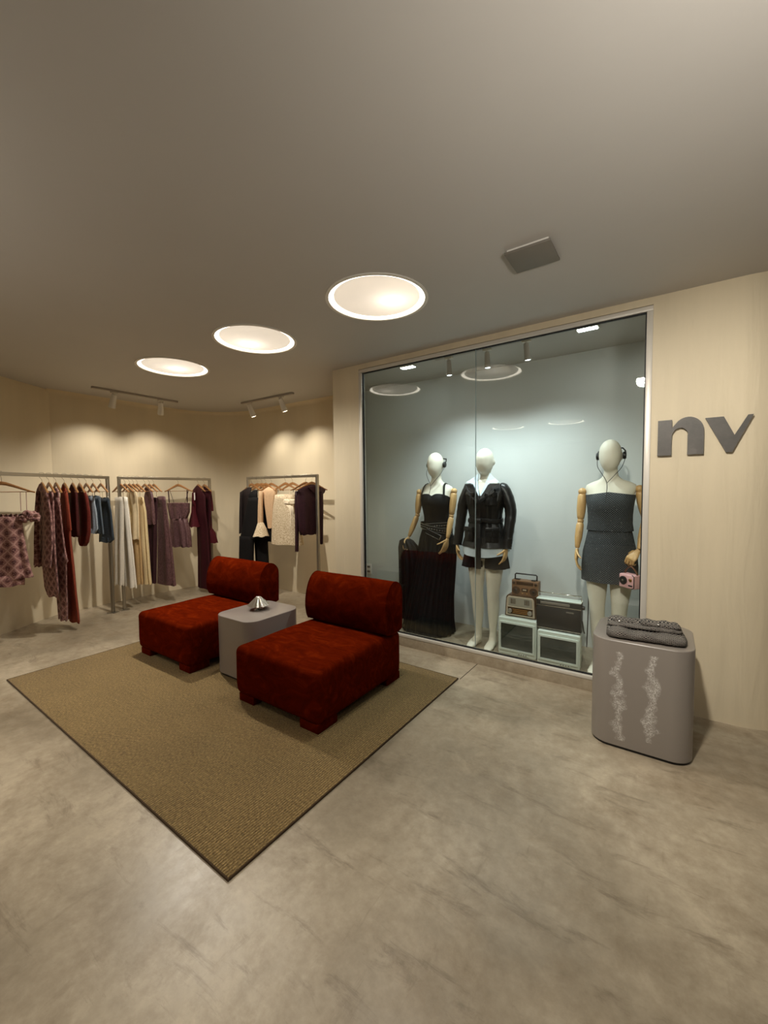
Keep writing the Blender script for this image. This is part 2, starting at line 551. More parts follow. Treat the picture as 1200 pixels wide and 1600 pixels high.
# ------------------------------------------------------------------ round ceiling lights
def ceiling_light(x, y, bx, by, label):
    t = thing('ceiling_light', label, 'ceiling light', (x, y, CZ), 0, 'round ceiling lights')
    lathe('recess_can', [(DR-0.001, 0.0), (DR-0.001, 0.12), (DR-0.02, 0.135), (0.001, 0.135)], M['white_paint'], t, 48, angle=60, cap0=False)
    lathe('trim_ring', [(DR-0.006, 0.002), (DR-0.006, -0.006), (DR+0.014, -0.006), (DR+0.014, 0.0)], M['white_paint'], t, 48, cap0=False, cap1=False)
    lathe('diffuser', [(0.262, 0.012), (0.262, 0.006), (0.25, 0.001), (0.15, -0.004), (0.002, -0.006)], M['diffuser'], t, 48, cap0=False)
    for k in range(3):
        a = 2*pi*k/3 + 0.4
        tube('bracket', [(0.255*cos(a), 0.255*sin(a), 0.02), (0.297*cos(a), 0.297*sin(a), 0.035)], 0.004, M['white_paint'], t, 6)
    lathe('light_ring', [(DR-0.004, 0.004), (0.265, 0.009)], M['light_ring'], t, 48, cap0=False, cap1=False)
    wt = DOME_W*(3.8 if x < -3 else 0.70) if y > 0 else DOME_W*0.3
    point_light('glow_bulb', (bx, by, 0.075), 1.2, NEUT, 0.02, t)
    spot_light('bulb', (bx, by, -0.012), (bx, by, -1), wt, NEUT, 150, 0.5, 0.03, t)
    return t
DL = ['round recessed ceiling light nearest the shop window, largest in view', 'round recessed ceiling light in the middle of the row of three',
      'round recessed ceiling light farthest left, nearest the clothes nook', 'round ceiling light behind the viewer, mirrored in the glass left',
      'round ceiling light behind the viewer, mirrored in the glass centre']
for (x, y, bx, by), lb in zip(DOMES, DL):
    ceiling_light(x, y, bx, by, lb)

# square ceiling panel
M['panel_grey'] = plain('grey_panel', (120, 114, 104), 0.6)
acc = thing('ceiling_panel', 'small square grey access panel fixed to the ceiling', 'panel', (-0.585, 2.17, CZ))
box('cover', (-0.108, -0.105, -0.024), (0.108, 0.105, -0.012), M['panel_grey'], acc, 0.002)
box('mount', (-0.098, -0.095, -0.012), (0.098, 0.095, 0.0), M['white_paint'], acc)

# ------------------------------------------------------------------ track lights
M['track_grey'] = plain('track_grey', (164, 155, 143), 0.5)
def track(label, p0, p1, heads, mat_lens, watts, color, angle, zlen=0.13, rr=0.036, head=None):
    head = head or M['white_paint']
    p0 = Vector((*p0, CZ)); p1 = Vector((*p1, CZ))
    mid = (p0+p1)/2; d = (p1-p0); L = d.length; ang = math.atan2(d.y, d.x)
    t = thing('track_light', label, 'track light', mid, ang)
    bm = bmesh.new(); add_box(bm, (-L/2, -0.018, -0.022), (L/2, 0.018, 0.0), 0.002, 1)
    fbm('rail', bm, M['track_grey'], t, True)
    inv = Matrix.Rotation(-ang, 4, 'Z')
    for (hx, hy, target, tw) in heads:
        q = inv @ (Vector((hx, hy, CZ)) - mid)
        tg = inv @ (Vector(target) - mid)
        top = Vector((q.x, 0, -0.022)); piv = Vector((q.x, 0, -0.075))
        bm = bmesh.new(); add_box(bm, (q.x-0.035, -0.016, -0.04), (q.x+0.035, 0.016, -0.022), 0.003, 1)
        ad = fbm('adapter', bm, M['alu'], t, True)
        tube('stem', [top, piv], 0.008, M['alu'], ad, 8)
        ax = (tg - piv).normalized()
        # lamp body hangs beside the pivot, pointing at its target
        rot = ax.to_track_quat('-Z', 'Y').to_matrix().to_4x4()
        prof = [(0.012, 0.028), (rr*0.72, 0.022), (rr*0.80, 0.0), (rr, -zlen+0.012), (rr, -zlen), (rr*0.86, -zlen), (rr*0.84, -zlen+0.012)]
        rg = [[tuple(piv + (rot @ Vector(p))) for p in r] for r in lathe_rings(prof, 20)]
        hd = loft('lamp_head', rg, head, t, cap1=False)
        rg = [[tuple(piv + (rot @ Vector(p))) for p in r] for r in lathe_rings([(rr*0.87, -zlen+0.001), (rr*0.4, -zlen-0.003), (0.001, -zlen-0.004)], 20)]
        loft('lens', rg, mat_lens, hd, cap0=False)
        lp = piv + ax*(zlen+0.012)
        spot_light('lamp', lp, tg, tw*watts, color, angle, 0.95, 0.02, t)
    return t
track('white track light with two lamp heads above the left clothes racks', (-5.24, 1.95), (-5.245, 2.915),
      [(-5.24, 2.17, (-5.80, 2.12, 1.2), 1.0), (-5.243, 2.70, (-5.80, 2.90, 1.2), 1.0)], M['lens_warm'], 26, WARM, 112)
track('white track light with two lamp heads above the right clothes rack', (-4.66, 3.462), (-3.70, 3.472),
      [(-4.50, 3.464, (-4.32, 3.94, 1.2), 1.0), (-3.91, 3.47, (-3.70, 3.94, 1.2), 1.0)], M['lens_warm'], 26, WARM, 112)

# ------------------------------------------------------------------ rug
rug = thing('rug', 'large olive brown flatweave rug under the two red chairs', 'rug', (-1.27, 0.829, 0), radians(-0.7))
RW, RD = 2.79, 1.921
box('weave', (-RW+0.006, 0.006, 0.0), (-0.006, RD-0.006, 0.010), M['rug'], rug, 0.002)
for lo, hi in (((-RW, 0, 0), (0, 0.006, 0.0103)), ((-RW, RD-0.006, 0), (0, RD, 0.0103)), ((-RW, 0.006, 0), (-RW+0.006, RD-0.006, 0.0103)), ((-0.006, 0.006, 0), (0, RD-0.006, 0.0103))):
    box('binding', lo, hi, M['rug_edge'], rug, 0.0015, 1)

# ------------------------------------------------------------------ lounge chairs
def lounge_chair(x, y, wd, label, seed):
    t = thing('lounge_chair', label, 'chair', (x, y, 0.0105), 0, 'red velvet lounge chairs')
    h = wd/2
    def seat_fn(p, n):
        u = p.x/h; v = (p.y-0.34)/0.36
        if p.z > 0.3:
            p = p + Vector((0, 0, 0.016*max(0, 1-u*u)*max(0, 1-v*v) - 0.004 + 0.004*noise.noise(Vector((p.x*5+seed, p.y*5, 0)))))
        k = max(0.0, (0.16-p.z)/0.16)
        return Vector((p.x*(1-0.035*k*k), p.y + (0.018*k*k if p.y < 0.3 else 0), p.z)) + n*0.003*noise.noise(Vector((p.x*4, p.y*4+seed, p.z*5)))
    soft_box('seat', (-h, 0.0, 0.045), (h, 0.875, 0.372), 0.042, M['velvet'], t, (16, 16, 7), seat_fn)
    # backrest: D-shaped bolster standing on the rear of the seat
    prof = [(0.690, 0.380), (0.672, 0.42), (0.662, 0.49), (0.668, 0.56), (0.686, 0.63), (0.716, 0.690), (0.756, 0.728), (0.80, 0.738), (0.845, 0.722), (0.880, 0.685), (0.892, 0.64), (0.890, 0.52), (0.886, 0.41), (0.876, 0.378), (0.78, 0.366)]
    pc = Vector((0.78, 0.53))
    rings = []
    xs = [-h, -h+0.004, -h+0.02, -h*0.6, -h*0.25, 0.0, h*0.25, h*0.6, h-0.02, h-0.004, h]
    sc = [0.955, 0.985, 1.0, 1.004, 1.008, 1.01, 1.008, 1.004, 1.0, 0.99, 0.972]
    dense = [(p.x, p.y) for p in (lambda q: bez([(a, b, 0) for a, b in q + [q[0]]], 4)[:-1])(prof)]
    for xx, s_ in zip(xs, sc):
        rings.append([(xx, pc.x + (a-pc.x)*s_, pc.y + (b-pc.y)*s_ + 0.002*noise.noise(Vector((xx*5, a*6, b*6+seed)))) for a, b in dense])
    br = loft('backrest', rings, M['velvet'], t, angle=60)
    for xx in (-h+0.003, h-0.003):
        tube('piping', [(xx, pc.x + (a-pc.x)*0.99, pc.y + (b-pc.y)*0.99) for a, b in dense + [dense[0]]], 0.0045, M['velvet'], br, 6)
    for sx in (-1, 1):
        for y0 in (0.018, 0.715):
            x0 = sx*(h-0.022); x1 = sx*(h-0.022-0.15)
            box('leg', (min(x0, x1), y0, 0.0), (max(x0, x1), y0+0.17, 0.055), M['velvet'], t, 0.006, 2)
    return t
lounge_chair(-1.972, 1.63, 0.765, 'rust red velvet armless chair nearest the shop window, in front', 0.0)
lounge_chair(-3.362, 1.66, 0.80, 'rust red velvet armless chair at the left of the grey side table', 3.7)

# ------------------------------------------------------------------ rounded lacquer blocks
def block(name, label, cat, cx, cy, wd, dp, ht, z0, mat):
    t = thing(name, label, cat, (cx, cy, z0))
    prism('body', rrect(0, 0, wd, dp, 0.095, 10), 0.016, ht, mat, t, 0.006, 3, True, 30)
    prism('plinth', rrect(0, 0, wd-0.016, dp-0.016, 0.087, 10), 0.0, 0.016, M['black'], t)
    return t
block('side_table', 'glossy grey rounded side table between the two red chairs', 'table', -2.64, 2.06, 0.44, 0.50, 0.455, 0.0105, M['lacquer'])

def m_scuffed():
    t = NT('scuffed_grey_lacquer'); v = t.coord('Object')
    s = t.node('ShaderNodeSeparateXYZ'); t.link(v, s.inputs[0])
    wob = t.noise(v, 9, 3)
    masks = None
    for x0, wd_, z0, z1 in ((-0.100, 0.020, 0.05, 0.53), (0.052, 0.026, 0.08, 0.54)):
        xx = t.math('ADD', s.outputs[0], t.math('MULTIPLY', t.math('SUBTRACT', wob, 0.5), 0.16))
        a = t.math('SUBTRACT', 1.0, t.math('MINIMUM', 1.0, t.math('DIVIDE', t.math('ABSOLUTE', t.math('SUBTRACT', xx, x0)), wd_)))
        zc, zh = (z0+z1)/2, (z1-z0)/2
        b = t.math('LESS_THAN', t.math('ABSOLUTE', t.math('SUBTRACT', s.outputs[2], zc)), zh)
        f = t.math('LESS_THAN', s.outputs[1], -0.2)
        k = t.math('MULTIPLY', t.math('MULTIPLY', a, b), f)
        masks = k if masks is None else t.math('MAXIMUM', masks, k)
    g = t.noise(v, 220, 3, 0.7)
    k = t.math('MULTIPLY', t.math('POWER', masks, 0.7), t.ramp(g, [(0.42, (0, 0, 0)), (0.62, (1, 1, 1))]))
    t.set(Base_Color=t.mix(t.math('MULTIPLY', k, 0.9), lin(132, 124, 115), lin(216, 212, 204)), Roughness=t.math('ADD', 0.34, t.math('MULTIPLY', k, 0.3)), Coat_Weight=0.2, Coat_Roughness=0.2)
    return t.m
M['scuffed'] = m_scuffed()
block('display_plinth', 'scuffed grey rounded plinth beside the shop window wall', 'plinth', -0.102, 2.70, 0.465, 0.46, 0.588, 0.0, M['scuffed'])

# pleated metal lamp on the side table
lamp = thing('table_lamp', 'small pleated silver cone lamp on the grey side table', 'lamp', (-2.665, 2.085, 0.4655))
lathe('base', [(0.034, 0.0), (0.034, 0.006), (0.008, 0.010)], M['chrome'], lamp, 24)
lathe('stem', [(0.006, 0.008), (0.006, 0.085)], M['chrome'], lamp, 12)
rings = []
for k in range(9):
    f = k/8
    R0 = 0.080*(1-f) + 0.014*f
    z = 0.034 + 0.070*f
    rings.append([(R0*(1+0.09*cos(14*2*pi*i/112))*cos(2*pi*i/112), R0*(1+0.09*cos(14*2*pi*i/112))*sin(2*pi*i/112), z + 0.003*cos(14*2*pi*i/112)*(1-f)) for i in range(112)])
loft('shade', rings, M['chrome'], lamp, cap0=False, cap1=True, angle=70)
# ------------------------------------------------------------------ shop-window display: lights and small fittings
track('white track light with three cool lamp heads inside the shop window', (-1.73, 3.335), (-0.79, 3.30),
      [(-1.60, 3.33, (-1.68, 3.72, 0.2), 1.2), (-1.25, 3.318, (-1.26, 3.70, 0.2), 0.65), (-0.93, 3.307, (-0.78, 3.74, 0.4), 0.95)], M['lens_cool'], 40, COOL, 124, 0.10, 0.025, M['track_grey'])
for i, (x, y, lb) in enumerate(((-0.512, 3.375, 'slim bright rectangular recessed light in the window ceiling, right end'), (-2.06, 3.40, 'slim bright rectangular recessed light in the window ceiling, left end'))):
    t = thing('recessed_light', lb, 'ceiling light', (x, y, CZ), 0, 'rectangular lights in the window ceiling')
    box('housing', (-0.075, -0.035, -0.014), (0.075, 0.035, 0.0), M['white_paint'], t, 0.003)
    box('lit_face', (-0.066, -0.028, -0.017), (0.066, 0.028, -0.013), M['lens_panel'], t, 0.001)
ot = thing('wall_outlet', 'white double wall outlet low on the window back wall', 'outlet', (-2.955, 3.948, 0.455))
box('plate', (-0.038, -0.012, -0.062), (0.038, 0.002, 0.062), M['white_paint'], ot, 0.004)
for z in (-0.028, 0.028):
    box('socket', (-0.022, -0.016, z-0.012), (0.022, -0.010, z+0.012), M['panel_grey'], ot, 0.002)
cord = tag(tube('power_cord', bez([(-0.545, 3.935, 1.10), (-0.548, 3.93, 0.9), (-0.55, 3.925, 0.6), (-0.555, 3.92, 0.3), (-0.56, 3.91, 0.012)], 4), 0.0045, M['black'], None, 6),
           'thin black cord hanging down the window back wall', 'cord')

# ------------------------------------------------------------------ mannequins
M['mann'] = plain('mannequin_white', (226, 220, 202), 0.5)
def m_wood(name, a, b, sc=(6, 6, 60)):
    t = NT(name)
    n = t.noise(t.coord('Object', sc), 2.0, 4, 0.6, 0.8)
    return t.set(Base_Color=t.ramp(n, [(0.3, lin(*a)), (0.7, lin(*b))]), Roughness=0.42)
M['armwood'] = m_wood('pale_arm_wood', (196, 154, 98), (216, 178, 122), (30, 30, 3))

def remesh(bm, voxel, smooth_it=6):
    me = bpy.data.meshes.new('tmp'); bm.to_mesh(me); bm.free()
    o = bpy.data.objects.new('tmp', me); COL.objects.link(o)
    r = o.modifiers.new('r', 'REMESH'); r.mode = 'VOXEL'; r.voxel_size = voxel
    s = o.modifiers.new('s', 'SMOOTH'); s.factor = 0.5; s.iterations = smooth_it
    dg = bpy.context.evaluated_depsgraph_get()
    out = bpy.data.meshes.new_from_object(o.evaluated_get(dg))
    bpy.data.objects.remove(o); bpy.data.meshes.remove(me)
    return out

def bm_loft(bm, rings):
    R = [[bm.verts.new(p) for p in r] for r in rings]; n = len(R[0])
    for a, b in zip(R, R[1:]):
        for i in range(n):
            bm.faces.new((a[i], a[(i+1) % n], b[(i+1) % n], b[i]))
    bm.faces.new(list(reversed(R[0]))); bm.faces.new(R[-1])

# body rings: z, half width, half depth, centre y
TORSO = [(0.775, 0.10, 0.085, 0.012), (0.82, 0.150, 0.105, 0.012), (0.88, 0.168, 0.115, 0.012), (0.95, 0.160, 0.108, 0.006), (1.02, 0.136, 0.094, 0.0), (1.08, 0.117, 0.084, -0.002),
         (1.14, 0.119, 0.086, -0.004), (1.20, 0.130, 0.096, -0.008), (1.26, 0.142, 0.112, -0.014), (1.31, 0.150, 0.110, -0.012), (1.36, 0.160, 0.088, 0.0), (1.395, 0.172, 0.072, 0.006), (1.425, 0.168, 0.058, 0.010), (1.448, 0.125, 0.052, 0.012), (1.465, 0.078, 0.050, 0.010), (1.49, 0.052, 0.049, 0.006), (1.54, 0.045, 0.046, 0.0), (1.60, 0.046, 0.05, -0.004)]
def body_mesh():
    bm = bmesh.new()
    bm_loft(bm, [ring(0, cy, z, a, b, 28, 2.15) for z, a, b, cy in TORSO])
    # head: egg, chin low and forward, turned a little to its right
    hr = []
    for k in range(17):
        a = -pi/2 + pi*k/16
        z = 1.640 + 0.122*sin(a)
        s = cos(a)
        wob = 1.0 + 0.10*sin(a)
        hr.append(ring(-0.004, -0.012 - 0.022*max(0, -sin(a)), z, max(0.004, 0.076*s*wob), max(0.004, 0.094*s*wob), 24, 2.1))
    bm_loft(bm, hr)
    for sx in (-1, 1):      # ears and legs
        bm_loft(bm, [ring(sx*0.074, 0.008, z, 0.010*q, 0.017*q, 10) for z, q in ((1.612, 0.4), (1.625, 0.9), (1.642, 1.0), (1.655, 0.5))])
        L = [(0.87, 0.083, 0.092, 0.094, 0.010), (0.80, 0.083, 0.086, 0.092, 0.006), (0.70, 0.081, 0.077, 0.084, 0.0), (0.60, 0.078, 0.066, 0.073, -0.004), (0.52, 0.075, 0.056, 0.062, -0.006), (0.46, 0.073, 0.052, 0.057, -0.006),
             (0.40, 0.072, 0.051, 0.056, 0.004), (0.34, 0.071, 0.052, 0.058, 0.012), (0.27, 0.070, 0.046, 0.051, 0.014), (0.19, 0.069, 0.036, 0.040, 0.012), (0.12, 0.068, 0.030, 0.035, 0.010), (0.06, 0.069, 0.034, 0.044, 0.004), (0.02, 0.070, 0.034, 0.050, 0.0), (0.004, 0.070, 0.032, 0.048, 0.0)]
        bm_loft(bm, [ring(sx*x, y, z, a, b, 20) for z, x, a, b, y in L][::-1])
        F = [(0.055, 0.020, 0.018), (0.03, 0.030, 0.030), (-0.02, 0.035, 0.036), (-0.07, 0.040, 0.030), (-0.12, 0.043, 0.022), (-0.155, 0.038, 0.016), (-0.175, 0.022, 0.010)]
        bm_loft(bm, [[(sx*(0.072+0.05*max(0, -y)) + w_*cos(2*pi*k/14), y, 0.004+h_ + h_*sin(2*pi*k/14)) for k in range(14)] for y, w_, h_ in F])
    return remesh(bm, 0.0085, 7)
BODY = body_mesh()

def wood_limb(name, a, b, ra, rm, rb, parent, mat):
    a = Vector(a); b = Vector(b); d = b-a
    pts = [a + d*t for t in (0.0, 0.04, 0.12, 0.35, 0.6, 0.85, 0.95, 1.0)]
    return tube(name, pts, [ra*0.55, ra*0.85, ra, (ra+rm)/2*1.03, rm, rb, rb*0.9, rb*0.6], mat, parent, 16)

def ball(name, c, r, mat, parent):
    prof = [(max(0.0008, r*cos(-pi/2+pi*k/8)), c[2] + r*sin(-pi/2+pi*k/8)) for k in range(9)]
    return lathe(name, prof, mat, parent, 14, c[0], c[1], angle=180)

def hand_mesh(name, wrist, fwd, palm_n, side, curl, mat, parent):
    """wrist point, direction to the fingers, palm normal, side=+1/-1 thumb side, curl in degrees per joint"""
    F = Vector(fwd).normalized(); N = (Vector(palm_n) - F*Vector(palm_n).dot(F)).normalized(); T = F.cross(N)*side
    W0 = Vector(wrist)
    bm = bmesh.new()
    pr = []
    for t, wd, th in ((0.0, 0.017, 0.013), (0.02, 0.022, 0.014), (0.05, 0.034, 0.015), (0.08, 0.038, 0.013), (0.092, 0.034, 0.009)):
        c = W0 + F*t
        pr.append([tuple(c + T*wd*cos(2*pi*k/14) + N*th*sin(2*pi*k/14)) for k in range(14)])
    bm_loft(bm, pr)
    def finger(base, d, n, lens, r0, cu):
        pts = [base - d*0.012]; rad = [r0*1.0]; p = base.copy(); q = d.copy()
        pts.append(p.copy()); rad.append(r0)
        for L, sc in zip(lens, (0.92, 0.82, 0.62)):
            a = radians(cu); q2 = (q*cos(a) + n*sin(a)).normalized(); n2 = (n*cos(a) - q*sin(a)).normalized(); q, n_ = q2, n2
            n = n_
            p = p + q*L; pts.append(p.copy()); rad.append(r0*sc)
        pts.append(p + q*0.004); rad.append(r0*0.25)
        bm_loft(bm, tube_rings(pts, rad, 8))
    for i, (off, lens) in enumerate(((0.028, (0.036, 0.024, 0.018)), (0.0095, (0.041, 0.027, 0.019)), (-0.0095, (0.038, 0.026, 0.018)), (-0.027, (0.030, 0.019, 0.016)))):
        d = (F + T*off*0.9).normalized()
        finger(W0 + F*0.088 + T*off, d, N, lens, 0.0078 - 0.0006*(i == 3), curl*(1 + 0.12*i))
    finger(W0 + F*0.03 + T*0.030 + N*0.004, (F*0.72 + T*0.66 + N*0.25).normalized(), N, (0.032, 0.026, 0.016), 0.0088, curl*0.6)
    bmesh.ops.recalc_face_normals(bm, faces=bm.faces)
    me = remesh(bm, 0.0034, 3); me.name = name
    return link_mesh(name, me, mat, parent, True, 180)

def wood_arm(t, sh, el, wr, hdir, pn, side, curl):
    m = M['armwood']
    ball('shoulder_joint', sh, 0.030, m, t)
    wood_limb('upper_arm', Vector(sh) + Vector((0, 0, -0.012)), Vector(el) + (Vector(sh)-Vector(el)).normalized()*0.010, 0.031, 0.033, 0.028, t, m)
    ball('elbow_joint', el, 0.024, m, t)
    wood_limb('forearm', Vector(el) + (Vector(wr)-Vector(el)).normalized()*0.012, Vector(wr), 0.028, 0.027, 0.020, t, m)
    hand_mesh('hand', Vector(wr) + Vector(hdir).normalized()*0.004, hdir, pn, side, curl, m, t)

def cloth_loft(name, levels, mat, parent, n=72, folds=0, amp=0.0, seed=0.0, ph=0.0, capt=True, thick=0.010, edge=None):
    """garment tube: levels (z, half width, half depth, cx, cy[, extra fold amp]); closed to the body inside at both ends"""
    rings = []; uvs = []
    UR = max(l[1]+l[2] for l in levels)/2
    L = [tuple(l) + (1.0,)*(6-len(l)) for l in levels]
    zs = []
    for i in range(len(L)-1):
        m = max(1, int(abs(L[i][0]-L[i+1][0])/0.03))
        for k in range(m):
            f = k/m
            zs.append(tuple(L[i][j]*(1-f) + L[i+1][j]*f for j in range(6)))
    zs.append(L[-1])
    def rg(l, sc=1.0, dz=0.0):
        z, a, b, cx, cy, fa = l
        out = []; uv = []
        for i in range(n):
            th = 2*pi*i/n
            rip = 0.0
            if folds:
                rip = amp*fa*(sin(folds*th + ph + 0.8*sin(th*2+seed)) + 0.4*noise.noise(Vector((cos(th)*3, sin(th)*3, z*2+seed))))
            x = cx + (a*sc + rip)*cos(th); y = cy + (b*sc + rip)*sin(th)
            zz = z + dz + (edge(th, z) if edge else 0.0)
            out.append((x, y, zz)); uv.append((th*UR, z))
        return out, uv
    for l in zs:
        r_, u_ = rg(l); rings.append(r_); uvs.append(u_)
    lo, hi = rg(zs[0], 1-thick/max(zs[0][1], 0.02), 0.0), rg(zs[-1], 1-thick/max(zs[-1][1], 0.02), 0.0)
    in0, in1 = rg(zs[0], 0.80, -0.02 if zs[0][0] > zs[-1][0] else 0.02), rg(zs[-1], 0.86, 0.025 if zs[0][0] > zs[-1][0] else -0.025)
    rings = [in0[0], lo[0]] + rings + [hi[0], in1[0]]
    uvs = [in0[1], lo[1]] + uvs + [hi[1], in1[1]]
    return loft(name, rings, mat, parent, uvs=uvs, angle=75)

def m_tweed(name, base, light, p=0.0155):
    t = NT(name); tc = t.node('ShaderNodeTexCoord')
    s = t.node('ShaderNodeSeparateXYZ'); t.link(tc.outputs['UV'], s.inputs[0])
    a = t.math('ADD', s.outputs[0], s.outputs[1]); b = t.math('SUBTRACT', s.outputs[0], s.outputs[1])
    fa = t.math('ABSOLUTE', t.math('SINE', t.math('MULTIPLY', a, pi/p))); fb = t.math('ABSOLUTE', t.math('SINE', t.math('MULTIPLY', b, pi/p)))
    ln = t.math('MINIMUM', fa, fb)
    n = t.noise(tc.outputs['UV'], 300, 3, 0.7)
    ln = t.math('ADD', ln, t.math('MULTIPLY', t.math('SUBTRACT', n, 0.5), 0.7))
    c = t.ramp(ln, [(0.10, lin(*light)), (0.36, lin(*base)), (1.0, lin(*base))])
    spk = t.node('ShaderNodeTexVoronoi'); spk.inputs['Scale'].default_value = 55; t.link(tc.outputs['UV'], spk.inputs['Vector'])
    c = t.mix(t.ramp(spk.outputs['Distance'], [(0.05, (0.9, 0.9, 0.9)), (0.10, (0, 0, 0))]), c, lin(225, 225, 220))
    t.set(Base_Color=c, Roughness=0.85)
    t.bump(ln, 0.4, 0.004)
    return t.m
M['tweed'] = m_tweed('black_tweed', (9, 10, 12), (112, 118, 122))
M['blackcloth'] = fabric('black_jersey', (6, 6, 7), 0.75, 0.3)
M['blacksheer'] = fabric('black_chiffon', (9, 8, 8), 0.65, 0.35)
M['blackshort'] = fabric('black_wool', (10, 9, 9), 0.9, 0.3)
M['shirt'] = fabric('white_shirting', (208, 220, 228), 0.8, 0.05)
def m_leather():
    t = NT('black_leather'); v = t.coord('Object')
    n = t.noise(v, 14, 4, 0.6, 0.8)
    t.set(Base_Color=lin(26, 24, 23), Roughness=0.34, Coat_Weight=0.15, Coat_Roughness=0.3)
    t.bump(n, 0.35, 0.012)
    return t.m
M['leather'] = m_leather()
M['stud'] = plain('silver_stud', (214, 212, 206), 0.25, 1.0)

def headphones(t, yaw=0.0):
    """on-ear headset: band behind the head, two pads, thin cable"""
    hp = tube('headphones', [(-0.086, 0.004, 1.645), (-0.088, 0.03, 1.675), (-0.070, 0.075, 1.70), (0.0, 0.105, 1.71), (0.070, 0.075, 1.70), (0.090, 0.03, 1.675), (0.088, 0.004, 1.645)], 0.0055, M['black'], t, 8)
    for sx in (-1, 1):
        pf = [(0.012, -0.012), (0.026, -0.010), (0.028, 0.0), (0.024, 0.010), (0.008, 0.012)]
        rg = [[(sx*0.088 + z*sx, r*cos(2*pi*k/18) + 0.0, 1.640 + r*sin(2*pi*k/18)) for k in range(18)] for r, z in pf]
        loft('ear_pad', rg, M['black'], hp)
    tube('cable', bez([(-0.090, -0.01, 1.615), (-0.082, -0.05, 1.56), (-0.045, -0.085, 1.50), (-0.015, -0.09, 1.44), (-0.012, -0.125, 1.36), (-0.012, -0.15, 1.30)], 6), 0.0022, M['black'], hp, 6)
    tube('cable', bez([(0.092, -0.01, 1.615), (0.075, -0.06, 1.55), (0.03, -0.085, 1.49), (-0.012, -0.09, 1.44)], 6), 0.0022, M['black'], hp, 6)

def mannequin(x, y, label, rz=0.0, dz=0.0, sc=1.0):
    t = thing('mannequin', label, 'mannequin', (x, y, dz), rz, 'white mannequins in the shop window')
    o = bpy.data.objects.new('body', BODY); COL.objects.link(o); o.parent = t
    if not BODY.materials:
        BODY.materials.append(M['mann'])
    BODY.shade_smooth()
    return t

# ---- mannequin in the black camisole and long skirt
m1 = mannequin(-1.865, 3.60, 'mannequin in black camisole and long black skirt with studded belt')
wood_arm(m1, (0.188, 0.0, 1.385), (0.172, -0.025, 1.150), (0.166, -0.095, 0.945), (-0.22, -0.18, -1), (-1, 0.35, 0.1), -1, 14)
wood_arm(m1, (-0.190, 0.0, 1.380), (-0.214, 0.0, 1.150), (-0.285, -0.05, 0.930), (-0.35, -0.25, -1), (0.6, -0.2, 0.1), 1, 35)
cloth_loft('skirt', [(0.995, 0.150, 0.106, 0.0, 0.0, 0.2), (0.93, 0.178, 0.130, 0.0, 0.008, 0.3), (0.86, 0.190, 0.140, 0.0, 0.01, 0.5), (0.78, 0.198, 0.148, -0.006, 0.01, 0.9), (0.65, 0.204, 0.160, -0.022, 0.01), (0.35, 0.222, 0.185, -0.055, -0.01), (0.14, 0.246, 0.215, -0.075, -0.02), (0.012, 0.262, 0.235, -0.080, -0.02, 1.2)],
           M['blacksheer'], m1, 180, 26, 0.0085, 1.3)
cloth_loft('skirt_drape', [(0.910, 0.030, 0.036, -0.318, -0.055, 0.3), (0.890, 0.068, 0.060, -0.315, -0.05, 0.6), (0.82, 0.105, 0.085, -0.295, -0.035), (0.65, 0.125, 0.10, -0.280, -0.02), (0.35, 0.125, 0.10, -0.285, -0.01), (0.09, 0.120, 0.10, -0.290, 0.0, 1.2)],
           M['blacksheer'], m1, 110, 11, 0.010, 2.7)
def sweet(th, z):
    if z < 1.28: return 0.0
    f = max(0, -sin(th))
    return (z-1.28)/0.075*(0.016*abs(sin(2*(th+pi/2)))*f - 0.012*f*max(0, 1-abs(cos(th))*4) - 0.055*(1-f)*0.6)
def vhem(th, z):
    if z > 0.955: return 0.0
    return -0.055*max(0, -sin(th))*max(0, 1-abs(cos(th))*1.1)
cloth_loft('camisole', [(1.355, 0.158, 0.100, 0.0, -0.006), (1.31, 0.156, 0.117, 0, -0.012), (1.26, 0.149, 0.119, 0, -0.014), (1.20, 0.137, 0.104, 0, -0.008), (1.14, 0.127, 0.094, 0, -0.004), (1.08, 0.128, 0.094, 0, -0.002), (1.02, 0.148, 0.106, 0, 0.0), (0.955, 0.172, 0.122, 0, 0.006), (0.918, 0.180, 0.128, 0, 0.008)],
           M['blackcloth'], m1, 96, edge=lambda th, z: sweet(th, z) + vhem(th, z))
for sx in (-1, 1):
    tube('strap', bez([(sx*0.122, -0.085, 1.335), (sx*0.115, -0.070, 1.39), (sx*0.105, -0.045, 1.442), (sx*0.100, 0.01, 1.462), (sx*0.100, 0.060, 1.43), (sx*0.10, 0.088, 1.36), (sx*0.10, 0.10, 1.29)], 5), 0.0095, M['blackcloth'], m1, 8, 0.4)
